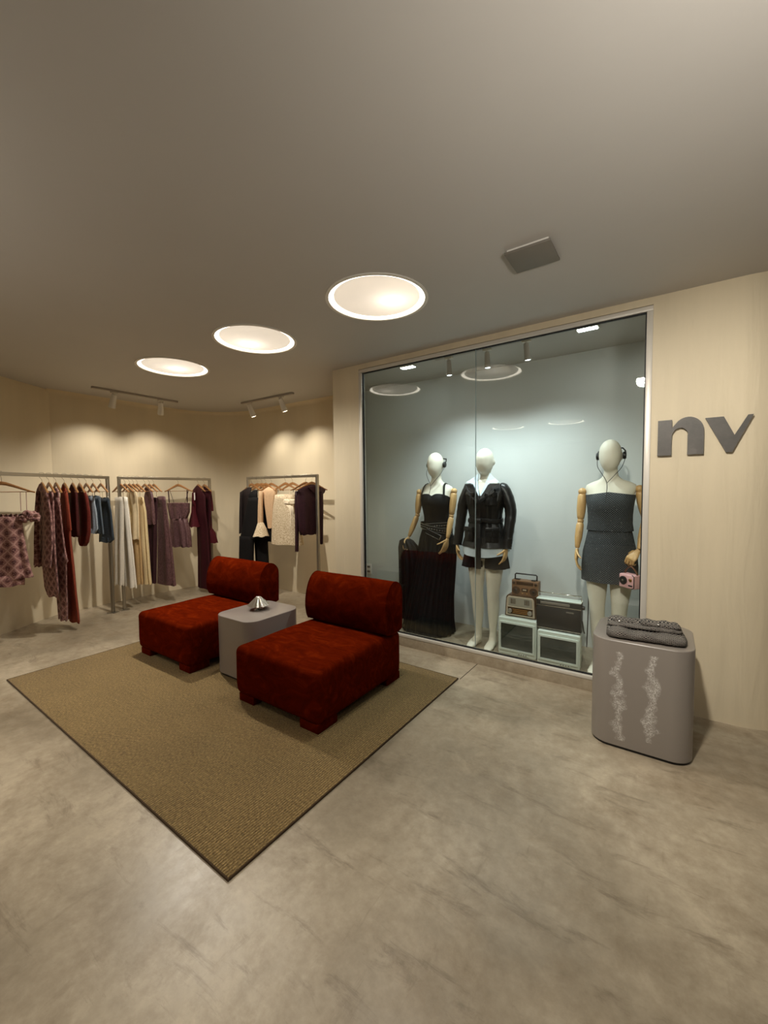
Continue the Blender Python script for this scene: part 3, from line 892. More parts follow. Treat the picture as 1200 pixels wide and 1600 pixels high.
# studded belts: a hip belt and a slanting one over it
def belt(t, z, a, b, tilt, wd, hang=None):
    n = 96
    R = [[], []]
    cl = lambda th, dz, e: ((a+e)*cos(th), (b+e)*sin(th)+0.002, z + tilt*cos(th) + dz)
    rings = [[cl(2*pi*i/n, dz, e) for i in range(n)] for dz, e in ((-wd/2, 0.0), (-wd/2, 0.006), (wd/2, 0.006), (wd/2, 0.0))]
    bo = loft('belt', rings, M['blackcloth'], t, cap0=False, cap1=False, angle=30)
    bm = bmesh.new()
    for row in (-0.40, 0.40):
        for i in range(int(n*0.5)):
            th = pi + pi*i/(n*0.5)
            bmesh.ops.create_icosphere(bm, subdivisions=1, radius=0.0042, matrix=Matrix.Translation(cl(th, row*wd, 0.008)))
    for i in range(16):
        th = pi*1.12 + pi*0.76*i/15
        bmesh.ops.create_icosphere(bm, subdivisions=1, radius=0.0075, matrix=Matrix.Translation(cl(th, 0.0, 0.008)))
    st = fbm('studs', bm, M['stud'], bo)
    st['kind'] = 'stuff'
    return bo
belt(m1, 1.052, 0.146, 0.106, 0.012, 0.062)
belt(m1, 1.030, 0.158, 0.116, -0.030, 0.055)
def belt_end(t):
    bm = bmesh.new()
    add_box(bm, (0, -0.006, -0.027), (0.165, 0.006, 0.027), 0.003, 1)
    mt = Matrix.Translation((-0.045, -0.131, 1.010)) @ Matrix.Rotation(radians(8), 4, 'Z') @ Matrix.Rotation(radians(24), 4, 'Y')
    bmesh.ops.transform(bm, matrix=mt, verts=bm.verts)
    be = fbm('belt_end', bm, M['blackcloth'], t)
    bm = bmesh.new()
    for i in range(18):
        for zz in (-0.021, 0.021):
            bmesh.ops.create_icosphere(bm, subdivisions=1, radius=0.0038, matrix=mt @ Matrix.Translation((0.008+0.0088*i, -0.008, zz)))
    for i in range(5):
        bmesh.ops.create_icosphere(bm, subdivisions=1, radius=0.0038, matrix=mt @ Matrix.Translation((0.158, -0.008, -0.014+0.007*i)))
    s_ = fbm('studs', bm, M['stud'], be); s_['kind'] = 'stuff'
belt_end(m1)
headphones(m1)

# ---- mannequin in the leather jacket
m2 = mannequin(-1.335, 3.52, 'mannequin in black belted leather jacket, white shirt and black shorts')
lj = M['leather']
cloth_loft('shorts', [(1.00, 0.140, 0.108, 0, 0.0, 0.2), (0.92, 0.180, 0.130, 0, 0.008, 0.4), (0.85, 0.188, 0.136, 0, 0.008), (0.80, 0.192, 0.138, 0, 0.006)], M['blackshort'], m2, 96, 10, 0.004, 0.4)
for sx in (-1, 1):
    cloth_loft('shorts_leg', [(0.825, 0.092, 0.126, sx*0.097, 0.006, 0.3), (0.77, 0.097, 0.130, sx*0.103, 0.004), (0.712, 0.102, 0.132, sx*0.108, 0.002, 1.2)], M['blackshort'], m2, 64, 7, 0.004, sx)
def tails(th, z):
    return -max(0.0, min(1.0, (0.90-z)/0.05))*(0.050*max(0, -sin(th))**0.8 - 0.012)
cloth_loft('shirt', [(1.02, 0.155, 0.120, 0, 0.0), (0.95, 0.186, 0.140, 0, 0.004), (0.90, 0.205, 0.156, 0, 0.006), (0.87, 0.208, 0.160, 0, 0.006), (0.85, 0.210, 0.162, 0, 0.006)], M['shirt'], m2, 90, 8, 0.003, 0.6, edge=tails)
cloth_loft('jacket', [(1.452, 0.100, 0.066, 0, 0.012), (1.440, 0.160, 0.076, 0, 0.010), (1.41, 0.186, 0.092, 0, 0.006), (1.36, 0.180, 0.112, 0, -0.002), (1.30, 0.172, 0.128, 0, -0.008), (1.24, 0.158, 0.126, 0, -0.008), (1.18, 0.146, 0.114, 0, -0.004), (1.135, 0.140, 0.108, 0, -0.002, 1.5), (1.09, 0.150, 0.114, 0, 0.0, 1.5), (1.02, 0.172, 0.130, 0, 0.002), (0.95, 0.200, 0.152, 0, 0.004), (0.895, 0.216, 0.168, 0, 0.006)], lj, m2, 120, 9, 0.0035, 2.2)
# bare chest wedge with shirt front and pointed collar
SY = lambda z: -0.128 if z < 1.33 else -0.128 + (z-1.33)*0.62
def sheet(name, pts, mat, parent, th=0.006):
    """flat-ish piece of cloth: outline points (x, y, z), thickness towards -y"""
    n = len(pts)
    v = [Vector(p) for p in pts] + [Vector(p) + Vector((0, -th, 0)) for p in pts]
    f = [tuple(range(n)), tuple(range(2*n-1, n-1, -1))] + [(i, (i+1) % n, n+(i+1) % n, n+i) for i in range(n)]
    bm = bmesh.new(); V = [bm.verts.new(p) for p in v]
    for q in f: bm.faces.new([V[i] for i in q])
    bmesh.ops.recalc_face_normals(bm, faces=bm.faces)
    return fbm(name, bm, mat, parent, False)
M['chest'] = M['mann']
sheet('neck_opening', [(-0.050, -0.075, 1.47), (0.0, -0.128, 1.345), (0.050, -0.075, 1.47), (0.03, -0.055, 1.49), (-0.03, -0.055, 1.49)], M['mann'], m2, 0.004)
for sx in (-1, 1):
    c = sheet('shirt_collar', [(sx*0.052, -0.030, 1.545), (sx*0.078, -0.045, 1.515), (sx*0.150, -0.085, 1.462), (sx*0.075, -0.102, 1.452), (sx*0.012, -0.138, 1.345), (sx*0.004, -0.140, 1.345), (sx*0.040, -0.082, 1.475)], M['shirt'], m2, 0.007)
    l = sheet('lapel', [(sx*0.155, -0.084, 1.452), (sx*0.165, -0.098, 1.415), (sx*0.118, -0.122, 1.400), (sx*0.128, -0.128, 1.375), (sx*0.012, -0.158, 1.285), (sx*0.006, -0.158, 1.31), (sx*0.068, -0.118, 1.440)], lj, m2, 0.010)
    for zc, wd, hg, yy in ((1.315, 0.098, 0.105, -0.138), (1.005, 0.110, 0.120, -0.140)):
        rotz = sx*radians(30)
        def place(bm, dz=0):
            bmesh.ops.transform(bm, matrix=Matrix.Translation((sx*0.092 if zc > 1.2 else sx*0.105, yy+0.018, zc)) @ Matrix.Rotation(rotz, 4, 'Z'), verts=bm.verts)
        bm = bmesh.new(); add_box(bm, (-wd/2, -0.010, -hg/2), (wd/2, 0.02, hg/2), 0.005, 2); place(bm)
        pk = fbm('pocket', bm, lj, m2)
        bm = bmesh.new(); add_box(bm, (-wd/2-0.004, -0.017, hg/2-0.030), (wd/2+0.004, 0.02, hg/2+0.008), 0.005, 2); place(bm)
        fbm('flap', bm, lj, pk)
        bm = bmesh.new(); add_box(bm, (-0.014, -0.0145, -hg/2+0.004), (0.014, 0.02, hg/2-0.028), 0.003, 1); place(bm)
        fbm('pleat', bm, lj, pk)
        bm = bmesh.new(); bmesh.ops.create_icosphere(bm, subdivisions=2, radius=0.006, matrix=Matrix.Translation((0, -0.017, hg/2-0.018))); place(bm)
        fbm('button', bm, M['black'], pk)
# sleeves and hands
for sx, sh, el, wr in ((-1, (-0.172, 0.004, 1.395), (-0.228, 0.0, 1.175), (-0.256, -0.035, 0.895)), (1, (0.172, 0.004, 1.395), (0.224, 0.0, 1.190), (0.205, -0.045, 0.890))):
    mid = bez([tuple(Vector(sh) + Vector((-sx*0.055, 0, 0.020))), tuple(Vector(sh) + Vector((-sx*0.012, 0, -0.004))), tuple((Vector(sh)*0.5+Vector(el)*0.5) + Vector((sx*0.008, 0, 0))), el, tuple(Vector(el)*0.5+Vector(wr)*0.5), wr], 5)
    rr_ = []
    for i, p in enumerate(mid):
        f = i/(len(mid)-1)
        rr_.append((0.030 if i == 0 else 0.040 if i == 1 else 0.050 if i == 2 else 0.054 if i == 3 else 0.060*(1-f) + 0.040*f) * (1 + 0.035*sin(i*2.3)*(0.3+f)))
    slv = tube('sleeve', mid, rr_, lj, m2, 20)
    for k in range(3):
        bm = bmesh.new(); bmesh.ops.create_icosphere(bm, subdivisions=1, radius=0.006, matrix=Matrix.Translation((wr[0]+sx*0.044, wr[1]-0.008, wr[2]+0.025+0.03*k)))
        fbm('button', bm, M['black'], slv)
    hand_mesh('hand', Vector(wr) + Vector((0, -0.004, 0.012)), (-sx*0.10 if sx > 0 else 0.18, -0.16, -1), (-sx, 0.1, 0), -1 if sx > 0 else 1, 16, M['armwood'], m2)
# tied belt
n = 72
rings = [[((0.147+e)*cos(2*pi*i/n), (0.115+e)*sin(2*pi*i/n)-0.002, 1.128 + dz + 0.006*sin(2*pi*i/n*3)) for i in range(n)] for dz, e in ((-0.019, 0.0), (-0.017, 0.010), (0.0, 0.013), (0.017, 0.010), (0.019, 0.0))]
bl = loft('waist_belt', rings, lj, m2, cap0=False, cap1=False)
soft_box('belt_knot', (-0.050, -0.152, 1.100), (0.016, -0.112, 1.150), 0.016, lj, bl, (3, 2, 3))
tube('belt_tail', bez([(-0.012, -0.142, 1.12), (-0.010, -0.150, 1.05), (-0.006, -0.160, 0.92), (-0.004, -0.162, 0.80), (-0.004, -0.160, 0.715)], 5), 0.024, lj, bl, 10, 0.22)
tube('belt_tail', bez([(-0.03, -0.14, 1.12), (-0.045, -0.150, 1.135), (-0.075, -0.140, 1.15), (-0.095, -0.12, 1.17)], 5), 0.014, lj, bl, 10, 0.35)

# ---- mannequin in the tweed two-piece
m3 = mannequin(-0.358, 3.50, 'mannequin in black tweed strapless top and mini skirt with headphones')
wood_arm(m3, (-0.192, 0.004, 1.375), (-0.200, -0.008, 1.150), (-0.215, -0.045, 0.940), (-0.02, -0.22, -1), (1, 0.1, 0.1), 1, 14)
wood_arm(m3, (0.186, 0.004, 1.392), (0.228, 0.02, 1.170), (0.198, -0.10, 0.965), (-0.55, -0.35, -0.75), (-0.3, 0.2, -0.9), -1, 38)
cloth_loft('top', [(1.372, 0.164, 0.100, 0, -0.003), (1.31, 0.160, 0.121, 0, -0.012), (1.26, 0.153, 0.122, 0, -0.014), (1.20, 0.148, 0.112, 0, -0.008), (1.14, 0.148, 0.110, 0, -0.004), (1.085, 0.156, 0.114, 0, 0.0)], M['tweed'], m3, 96, 4, 0.0015, 0.3,
           edge=lambda th, z: (0.0 if z < 1.33 else -0.045*max(0, sin(th)) - 0.022*abs(cos(th))))
cloth_loft('skirt', [(1.100, 0.140, 0.104, 0, 0.0), (1.06, 0.150, 0.110, 0, 0.0), (1.00, 0.162, 0.118, 0, 0.002), (0.92, 0.180, 0.130, 0, 0.008), (0.82, 0.188, 0.138, 0, 0.008), (0.70, 0.188, 0.138, 0, 0.006)], M['tweed'], m3, 96, 4, 0.002, 1.1)
headphones(m3)

# pink camera bag held by the tweed mannequin
M['pink'] = plain('pink_leather', (222, 170, 168), 0.4)
cb = thing('camera_bag', 'small pink camera-shaped bag in the hand of the tweed mannequin', 'bag', (-0.205, 3.330, 0.70), radians(-38))
box('body', (-0.062, -0.040, 0.0), (0.062, 0.040, 0.098), M['pink'], cb, 0.010, 3)
def disc(name, cx, cz, y0, y1, r, mat, parent, n=24):
    return loft(name, [[(cx + rr*cos(2*pi*k/n), y, cz + rr*sin(2*pi*k/n)) for k in range(n)] for rr, y in ((r, y0), (r, y1+0.001), (r*0.92, y1))], mat, parent)
ln_ = disc('lens', -0.022, 0.054, -0.038, -0.048, 0.029, M['black'], cb)
disc('lens_glint', -0.022, 0.054, -0.047, -0.050, 0.008, M['chrome'], ln_)
M['gold'] = plain('brass_trim', (196, 150, 90), 0.3, 1.0)
disc('badge', 0.033, 0.062, -0.038, -0.044, 0.012, M['gold'], cb)
box('plate', (0.018, -0.043, 0.018), (0.050, -0.039, 0.028), M['black'], cb, 0.001)
tube('seam_piping', [(0.045, -0.041, 0.004), (0.060, -0.038, 0.012), (0.060, -0.038, 0.088), (0.045, -0.038, 0.099)], 0.003, M['black'], cb, 6)
M['tan'] = plain('brown_strap', (104, 66, 40), 0.6)
tube('strap', bez([(-0.045, 0.0, 0.095), (-0.035, 0.0, 0.125), (0.005, 0.0, 0.150), (0.045, 0.0, 0.115), (0.056, 0.0, 0.085)], 6), 0.009, M['tan'], cb, 8, 0.35)
# ------------------------------------------------------------------ old sets and radios in the shop window
M['crt_case'] = plain('white_tv_case', (206, 214, 204), 0.5)
M['crt_glass'] = plain('dark_screen_glass', (40, 50, 46), 0.08, 0.0, Coat_Weight=0.5, Coat_Roughness=0.05)
def crt(x, y, wd, ht, label):
    t = thing('television', label, 'television', (x, y, 0), 0, 'old tube televisions')
    h = wd/2
    # case: front box then tapering back
    rings = []
    for yy, a, z0, z1, r in ((0.0, h-0.006, 0.006, ht-0.006, 0.010), (0.006, h, 0.0, ht, 0.014), (0.07, h, 0.0, ht, 0.014), (0.10, h-0.010, 0.004, ht-0.008, 0.02), (0.26, h*0.72, 0.01, ht*0.82, 0.03), (0.32, h*0.66, 0.015, ht*0.76, 0.03)):
        rings.append([(p[0], yy, p[1] + (z0+z1)/2) for p in rrect(0, 0, 2*a, z1-z0, r, 4)])
    loft('case', rings, M['crt_case'], t, angle=35)
    # bezel: frame standing proud of a curved screen
    sx, sz0, sz1 = h-0.024, ht*0.165, ht-0.045
    O = rrect(0, (sz0+sz1)/2, 2*sx+0.026, sz1-sz0+0.026, 0.010, 4); I = rrect(0, (sz0+sz1)/2, 2*sx-0.004, sz1-sz0-0.004, 0.005, 4)
    loft('bezel', [[(p[0], 0.004, p[1]) for p in O], [(p[0], -0.012, p[1]) for p in O], [(p[0], -0.013, p[1]) for p in I], [(p[0], 0.004, p[1]) for p in I]], M['crt_case'], t, cap0=False, cap1=False, angle=30)
    nx, nz = 14, 10
    V = []; F = []
    for j in range(nz+1):
        for i in range(nx+1):
            u = -1+2*i/nx; v = -1+2*j/nz
            bow = 0.006*(1-u*u) if j == 0 else 0
            V.append((u*sx, -0.0015 - 0.010*(1-u*u)*(1-v*v), (sz0+sz1)/2 + v*(sz1-sz0)/2))
    for j in range(nz):
        for i in range(nx):
            a = j*(nx+1)+i; F.append((a, a+1, a+nx+2, a+nx+1))
    mk('screen', V, F, M['crt_glass'], t, True, 180)
    box('control_strip', (h*0.05, -0.008, ht*0.05), (h*0.60, 0.002, ht*0.105), M['crt_case'], t, 0.002)
    for k in range(4):
        box('button', (h*(0.10+0.12*k), -0.010, ht*0.062), (h*(0.17+0.12*k), -0.004, ht*0.092), M['panel_grey'], t, 0.001)
    for sx_ in (-1, 1):
        box('foot', (sx_*h*0.6-0.02, 0.03, -0.001), (sx_*h*0.6+0.02, 0.06, 0.004), M['black'], t)
    return t
crt(-1.016, 3.40, 0.315, 0.318, 'white tube television under the wooden table radio')
crt(-0.688, 3.385, 0.318, 0.268, 'white tube television under the large black portable radio')

# wooden table radio
M['radio_wood'] = m_wood('dark_radio_wood', (60, 40, 24), (84, 58, 36), (4, 40, 40))
M['radio_trim'] = plain('cream_radio_trim', (186, 172, 150), 0.45)
M['grille'] = plain('grille_cloth', (150, 146, 132), 0.9)
M['dial'] = plain('dial_brown', (62, 38, 18), 0.3)
M['dial_line'] = plain('dial_gold', (176, 126, 66), 0.4)
M['knob'] = plain('silver_knob', (186, 182, 172), 0.3, 0.7)
rd = thing('table_radio', 'old wooden table radio with cream grille and two silver knobs', 'radio', (-1.005, 3.455, 0.3185), 0)
out = [(-0.130, 0.004), (-0.120, 0.0), (0.120, 0.0), (0.130, 0.004), (0.122, 0.160), (0.112, 0.178), (0.098, 0.184), (-0.098, 0.184), (-0.112, 0.178), (-0.122, 0.160)]
def ext(name, outline, y0, y1, mat, parent, sc=0.98):
    cx = sum(p[0] for p in outline)/len(outline); cz = sum(p[1] for p in outline)/len(outline)
    rg = [[(cx+(a-cx)*s, y, cz+(b-cz)*s) for a, b in outline] for y, s in ((y1, 1), (y0+0.004, 1), (y0, sc))]
    return loft(name, rg, mat, parent, angle=35)
ext('case', out, 0.0, 0.110, M['radio_wood'], rd)
ext('front_trim', [(a*0.93, 0.092+(b-0.092)*0.90) for a, b in out], -0.006, 0.004, M['radio_trim'], rd)
ext('grille', [(-0.100, 0.092), (0.100, 0.092), (0.094, 0.160), (0.088, 0.166), (-0.088, 0.166), (-0.094, 0.160)], -0.009, -0.004, M['grille'], rd)
for k in range(12):
    xx = (-0.078 + 0.0075*k) if k < 6 else (0.036 + 0.0075*(k-6))
    box('grille_slot', (xx, -0.011, 0.112), (xx+0.0025, -0.008, 0.156), M['dial'], rd)
ext('dial_panel', [(-0.104, 0.024), (0.104, 0.024), (0.104, 0.080), (-0.104, 0.080)], -0.009, -0.004, M['dial'], rd)
box('chrome_bar', (-0.106, -0.013, 0.083), (0.106, -0.006, 0.090), M['radio_trim'], rd, 0.002)
for z in (0.036, 0.050, 0.064):
    box('dial_line', (-0.062, -0.011, z), (0.062, -0.008, z+0.004), M['dial_line'], rd)
for sx in (-1, 1):
    disc('knob', sx*0.083, 0.052, -0.008, -0.026, 0.018, M['knob'], rd)

# boombox
M['box_brown'] = plain('brown_boombox', (126, 92, 62), 0.5)
bb = thing('boombox', 'small brown boombox with two speakers on top of the table radio', 'radio', (-0.975, 3.475, 0.5025), 0)
box('case', (-0.110, 0.0, 0.0), (0.110, 0.075, 0.128), M['box_brown'], bb, 0.004)
for sx in (-1, 1):
    sp = disc('speaker', sx*0.072, 0.042, 0.0, -0.006, 0.032, M['dial'], bb)
    disc('cone', sx*0.072, 0.042, -0.005, -0.009, 0.012, M['black'], sp)
    disc('dial_knob', sx*0.090, 0.106, 0.0, -0.012, 0.012, M['dial'], bb)
box('tuner_window', (-0.070, -0.004, 0.090), (0.070, 0.002, 0.118), M['dial'], bb, 0.002)
box('tape_deck', (-0.026, -0.005, 0.036), (0.026, 0.002, 0.064), M['dial'], bb, 0.002)
box('tape_label', (-0.014, -0.007, 0.046), (0.014, -0.004, 0.055), M['radio_trim'], bb)
for k in range(2):
    disc('button', -0.018+0.036*k, 0.020, 0.0, -0.006, 0.005, M['dial_line'], bb, 12)
for sx in (-1, 1):
    box('key_block', (sx*0.065-0.018, 0.015, 0.126), (sx*0.065+0.018, 0.045, 0.136), M['black'], bb, 0.002)
tube('handle', [(-0.090, 0.035, 0.120), (-0.090, 0.035, 0.170), (-0.082, 0.035, 0.178), (0.082, 0.035, 0.178), (0.090, 0.035, 0.170), (0.090, 0.035, 0.120)], 0.006, M['black'], bb, 8)

# large black portable radio
pr_ = thing('portable_radio', 'large black portable radio with silver edge and long handle', 'radio', (-0.698, 3.415, 0.2685), 0)
box('case', (-0.165, 0.0, 0.004), (0.165, 0.095, 0.245), M['black'], pr_, 0.005)
box('silver_top', (-0.166, -0.002, 0.241), (0.166, 0.097, 0.250), M['crt_case'], pr_, 0.002)
box('silver_band', (-0.166, -0.004, 0.194), (0.166, 0.004, 0.201), M['chrome'], pr_, 0.001)
box('silver_base', (-0.166, -0.004, 0.012), (0.166, 0.004, 0.019), M['chrome'], pr_, 0.001)
box('tuning_scale', (-0.135, -0.003, 0.208), (0.085, 0.002, 0.230), M['panel_grey'], pr_, 0.001)
box('grille_panel', (-0.158, -0.003, 0.026), (0.158, 0.002, 0.188), M['blackmetal'], pr_, 0.002)
box('name_badge', (0.060, -0.005, 0.160), (0.115, -0.002, 0.170), M['panel_grey'], pr_)
tube('handle', [(-0.160, 0.05, 0.245), (-0.160, 0.05, 0.290), (0.160, 0.05, 0.290), (0.160, 0.05, 0.245)], 0.005, M['chrome'], pr_, 8)
kn = loft('side_knob', [[(x_, 0.045 + r*cos(2*pi*k/18), 0.205 + r*sin(2*pi*k/18)) for k in range(18)] for x_, r in ((0.164, 0.016), (0.184, 0.016), (0.186, 0.012))], M['black'], pr_)
tube('wrist_strap', bez([(0.168, 0.05, 0.10), (0.175, 0.045, 0.06), (0.180, 0.04, 0.03), (0.188, 0.035, 0.008)], 4), 0.006, M['black'], pr_, 6, 0.4)

# ------------------------------------------------------------------ metal letters on the wall
def m_letter():
    t = NT('weathered_metal'); n = t.noise(t.coord('Object'), 9, 5, 0.7)
    return t.set(Base_Color=t.ramp(n, [(0.3, lin(66, 63, 58)), (0.6, lin(82, 78, 72)), (0.8, lin(108, 103, 96))]), Roughness=0.45, Metallic=0.25)
M['letter'] = m_letter()
def letter(name, label, outline, x, z):
    t = bmesh.new()
    v = [t.verts.new((a, 0.0, b)) for a, b in outline]
    f = t.faces.new(v)
    r = bmesh.ops.extrude_face_region(t, geom=[f])
    for g in r['geom']:
        if isinstance(g, bmesh.types.BMVert): g.co.y = -0.018
    o = fbm(name, t, M['letter'], None, False)
    o.location = (x, WY-0.006, z)
    return tag(o, label, 'sign', 'metal wall letters')
def arcz(cx, cz, rx, rz, a0, a1, n):
    return [(cx + rx*cos(radians(a0+(a1-a0)*k/n)), cz + rz*sin(radians(a0+(a1-a0)*k/n))) for k in range(n+1)]
n_out = [(0.0, 0.0), (0.071, 0.0), (0.071, 0.098)] + arcz(0.112, 0.105, 0.042, 0.058, 160, 20, 10)[0:] + [(0.149, 0.118), (0.149, 0.0), (0.226, 0.0), (0.226, 0.130)] + arcz(0.150, 0.138, 0.076, 0.086, 10, 130, 12) + [(0.071, 0.165), (0.071, 0.214), (0.0, 0.214)]
letter('letter_n', 'large dark metal letter n on the beige wall', n_out, -0.062, 1.596)
v_out = [(0.0, 0.204), (0.084, 0.204), (0.134, 0.095), (0.190, 0.204), (0.213, 0.204), (0.126, 0.0), (0.098, 0.0)]
letter('letter_v', 'large dark metal letter v on the beige wall', v_out, 0.168, 1.600)

# ------------------------------------------------------------------ folded tweed jacket on the plinth
M['tweed2'] = m_tweed('grey_black_tweed', (20, 18, 17), (168, 158, 146), 0.017)
fj = thing('folded_jacket', 'folded black and grey tweed jacket lying on the scuffed plinth', 'jacket', (-0.090, 2.620, 0.588), radians(5))
def fold_slab(name, cx, cy, z0, wd, dp, ht, parent, seed, res=(30, 18)):
    nx, ny = res; n_ = 2*(nx+1)
    V = []; UV = []; F = []
    # tube-like slab: rings across x, each a flattened rounded loop
    K = 26
    rings = []; uvs = []
    for i in range(nx+1):
        u = -1+2*i/nx
        e = (1-abs(u)**7)**(1/7) if abs(u) < 1 else 0.0
        e = max(e, 0.55)
        rg = []; uv = []
        for k in range(K):
            th = 2*pi*k/K
            c, s = cos(th), sin(th)
            yy = cy + dp/2*e*math.copysign(abs(c)**0.45, c)
            zz = z0 + ht/2*e + ht/2*e*math.copysign(abs(s)**0.6, s)
            nn = noise.noise(Vector((u*3+seed, yy*14, zz*10)))
            if s > 0.05: zz += 0.010*nn*e
            yy += 0.006*noise.noise(Vector((u*6, seed, zz*40)))
            rg.append((cx + u*wd/2, yy, max(zz, z0))); uv.append((u*wd/2, k/K*2*(dp+ht)))
        rings.append(rg); uvs.append(uv)
    return loft(name, rings, M['tweed2'], parent, uvs=uvs, angle=80)
fold_slab('lower_fold', 0.0, 0.0, 0.0, 0.365, 0.235, 0.050, fj, 1.0)
fold_slab('upper_fold', -0.006, 0.030, 0.047, 0.345, 0.160, 0.024, fj, 4.0)
fold_slab('collar', 0.070, 0.015, 0.066, 0.180, 0.095, 0.022, fj, 8.0, (18, 12))
fold_slab('cuff', -0.095, 0.030, 0.064, 0.120, 0.080, 0.015, fj, 11.0, (14, 10))
for bx, by, bz in ((-0.12, -0.030, 0.076), (0.06, -0.034, 0.084), (-0.01, 0.03, 0.078)):
    ball('button', (bx, by, bz), 0.007, M['stud'], fj)
# ------------------------------------------------------------------ clothes racks
RZ = 1.578
def rack(label, a, b, post_a=True, post_b=True):
    a = Vector((*a, 0)); b = Vector((*b, 0)); d = b-a; L = d.length; ang = math.atan2(d.y, d.x)
    t = thing('clothes_rack', label, 'clothes rack', (*a.xy, 0), ang)
    q = 0.0155
    box('rail', (-q, -q, RZ-q), (L+q, q, RZ+q), M['steel'], t, 0.002, 1)
    for on, x in ((post_a, 0.0), (post_b, L)):
        if not on: continue
        box('post', (x-q, -q, 0.006), (x+q, q, RZ-q), M['steel'], t, 0.002, 1)
        box('foot', (x-0.045, -0.045, 0.0), (x+0.045, 0.045, 0.006), M['steel'], t, 0.001, 1)
    return t
rack('steel clothes rack along the left wall with printed and denim clothes', (-5.33, 2.10), (-4.44, 0.354))
rack('steel clothes rack in the middle with cream, plum and burgundy clothes', (-5.34, 2.225), (-5.34, 3.39))
rack('steel clothes rack on the right of the nook with black and cream clothes', (-4.622, 3.50), (-3.362, 3.50))

# hanger prototype: hook over the rail, bent wooden arms, thin cross bar
M['hangwood'] = m_wood('hanger_wood', (138, 92, 50), (172, 124, 74), (20, 60, 60))
def hanger_proto():
    t = thing('hanger', 'wooden hanger', 'hanger')
    q = 0.0155
    hk = [(0, 0.018, -0.012), (0, 0.022, 0.004), (0, 0.016, q+0.006), (0, 0.0, q+0.009), (0, -0.016, q+0.006), (0, -0.021, 0.0), (0, -0.016, -0.022), (0, -0.004, -0.036), (0, 0, -0.050), (0, 0, -0.075)]
    tube('hook', bez(hk, 3), 0.0018, M['chrome'], t, 6)
    top = [(-0.225, -0.158), (-0.19, -0.146), (-0.13, -0.118), (-0.07, -0.090), (-0.03, -0.073), (0, -0.066), (0.03, -0.073), (0.07, -0.090), (0.13, -0.118), (0.19, -0.146), (0.225, -0.158)]
    rings = []
    for i, (x, z) in enumerate(top):
        e = 1 - abs(x)/0.225; h_ = 0.013 + 0.020*e; w_ = 0.0085
        rings.append([(x, y_*w_, z - h_ + h_*(z_)) for y_, z_ in ((-1, 0.25), (-0.6, 0), (0.6, 0), (1, 0.25), (1, 0.8), (0.6, 1), (-0.6, 1), (-1, 0.8))])
    loft('arms', rings, M['hangwood'], t, angle=45)
    tube('cross_bar', [(-0.205, 0, -0.160), (0.205, 0, -0.160)], 0.0032, M['hangwood'], t, 8)
    return t
HANG = hanger_proto(); hang_used = [False]
def put_hanger(xy, yaw, label, group):
    o = HANG if not hang_used[0] else copy_tree(HANG)
    hang_used[0] = True
    o.location = (xy[0], xy[1], RZ); o.rotation_euler = (0, 0, radians(yaw))
    o['label'] = label; o['group'] = group
    return o

# ------------------------------------------------------------------ clothes
def m_print(name, base, light, dark, p=0.10):
    t = NT(name); tc = t.node('ShaderNodeTexCoord')
    s = t.node('ShaderNodeSeparateXYZ'); t.link(tc.outputs['UV'], s.inputs[0])
    n = t.noise(tc.outputs['UV'], 26, 3, 0.6)
    wob = t.math('MULTIPLY', t.math('SUBTRACT', n, 0.5), 0.022)
    a = t.math('ADD', t.math('ADD', s.outputs[0], t.math('MULTIPLY', s.outputs[1], 0.85)), wob)
    b = t.math('ADD', t.math('SUBTRACT', s.outputs[0], t.math('MULTIPLY', s.outputs[1], 0.85)), wob)
    fa = t.math('ABSOLUTE', t.math('SINE', t.math('MULTIPLY', a, pi/p))); fb = t.math('ABSOLUTE', t.math('SINE', t.math('MULTIPLY', b, pi/p)))
    mn = t.math('MINIMUM', fa, fb); pr_x = t.math('MULTIPLY', fa, fb)
    c = t.ramp(mn, [(0.16, lin(*light)), (0.34, lin(*base))])
    c = t.mix(t.ramp(pr_x, [(0.62, (0, 0, 0)), (0.74, (1, 1, 1))]), c, lin(*dark))
    pet = t.noise(tc.outputs['UV'], 90, 3, 0.65)
    c = t.mix(t.ramp(pet, [(0.5, (0, 0, 0)), (0.62, (0.55, 0.55, 0.55))]), c, lin(*light))
    c = t.mix(t.ramp(pet, [(0.34, (0.5, 0.5, 0.5)), (0.44, (0, 0, 0))]), c, lin(*dark))
    t.set(Base_Color=c, Roughness=0.85, Sheen_Weight=0.1)
    return t.m
M['floral'] = m_print('mauve_print', (124, 82, 76), (164, 126, 116), (72, 32, 32), 0.088)
M['floral2'] = m_print('mauve_print_small', (118, 76, 72), (154, 116, 108), (66, 30, 30), 0.078)
M['rust'] = fabric('rust_cloth', (124, 52, 32), 0.85, 0.15)
M['maroon'] = fabric('maroon_cloth', (62, 19, 17), 0.85, 0.25)
M['redrust'] = fabric('red_rust_cloth', (96, 32, 22), 0.85, 0.2)
M['denim_l'] = fabric('light_denim', (140, 150, 158), 0.9, 0.2, 120)
M['denim_m'] = fabric('mid_denim', (82, 92, 100), 0.9, 0.25, 120)
M['denim_d'] = fabric('dark_denim', (50, 59, 66), 0.9, 0.3, 90)
M['offwhite'] = fabric('off_white_cloth', (206, 198, 182), 0.85, 0.06)
M['white_cloth'] = fabric('white_cloth', (232, 226, 212), 0.85, 0.05)
M['cream'] = fabric('cream_cloth', (222, 202, 164), 0.85, 0.06)
M['ecru'] = fabric('ecru_cloth', (190, 158, 110), 0.85, 0.1)
M['butter'] = fabric('butter_cloth', (226, 204, 156), 0.85, 0.06)
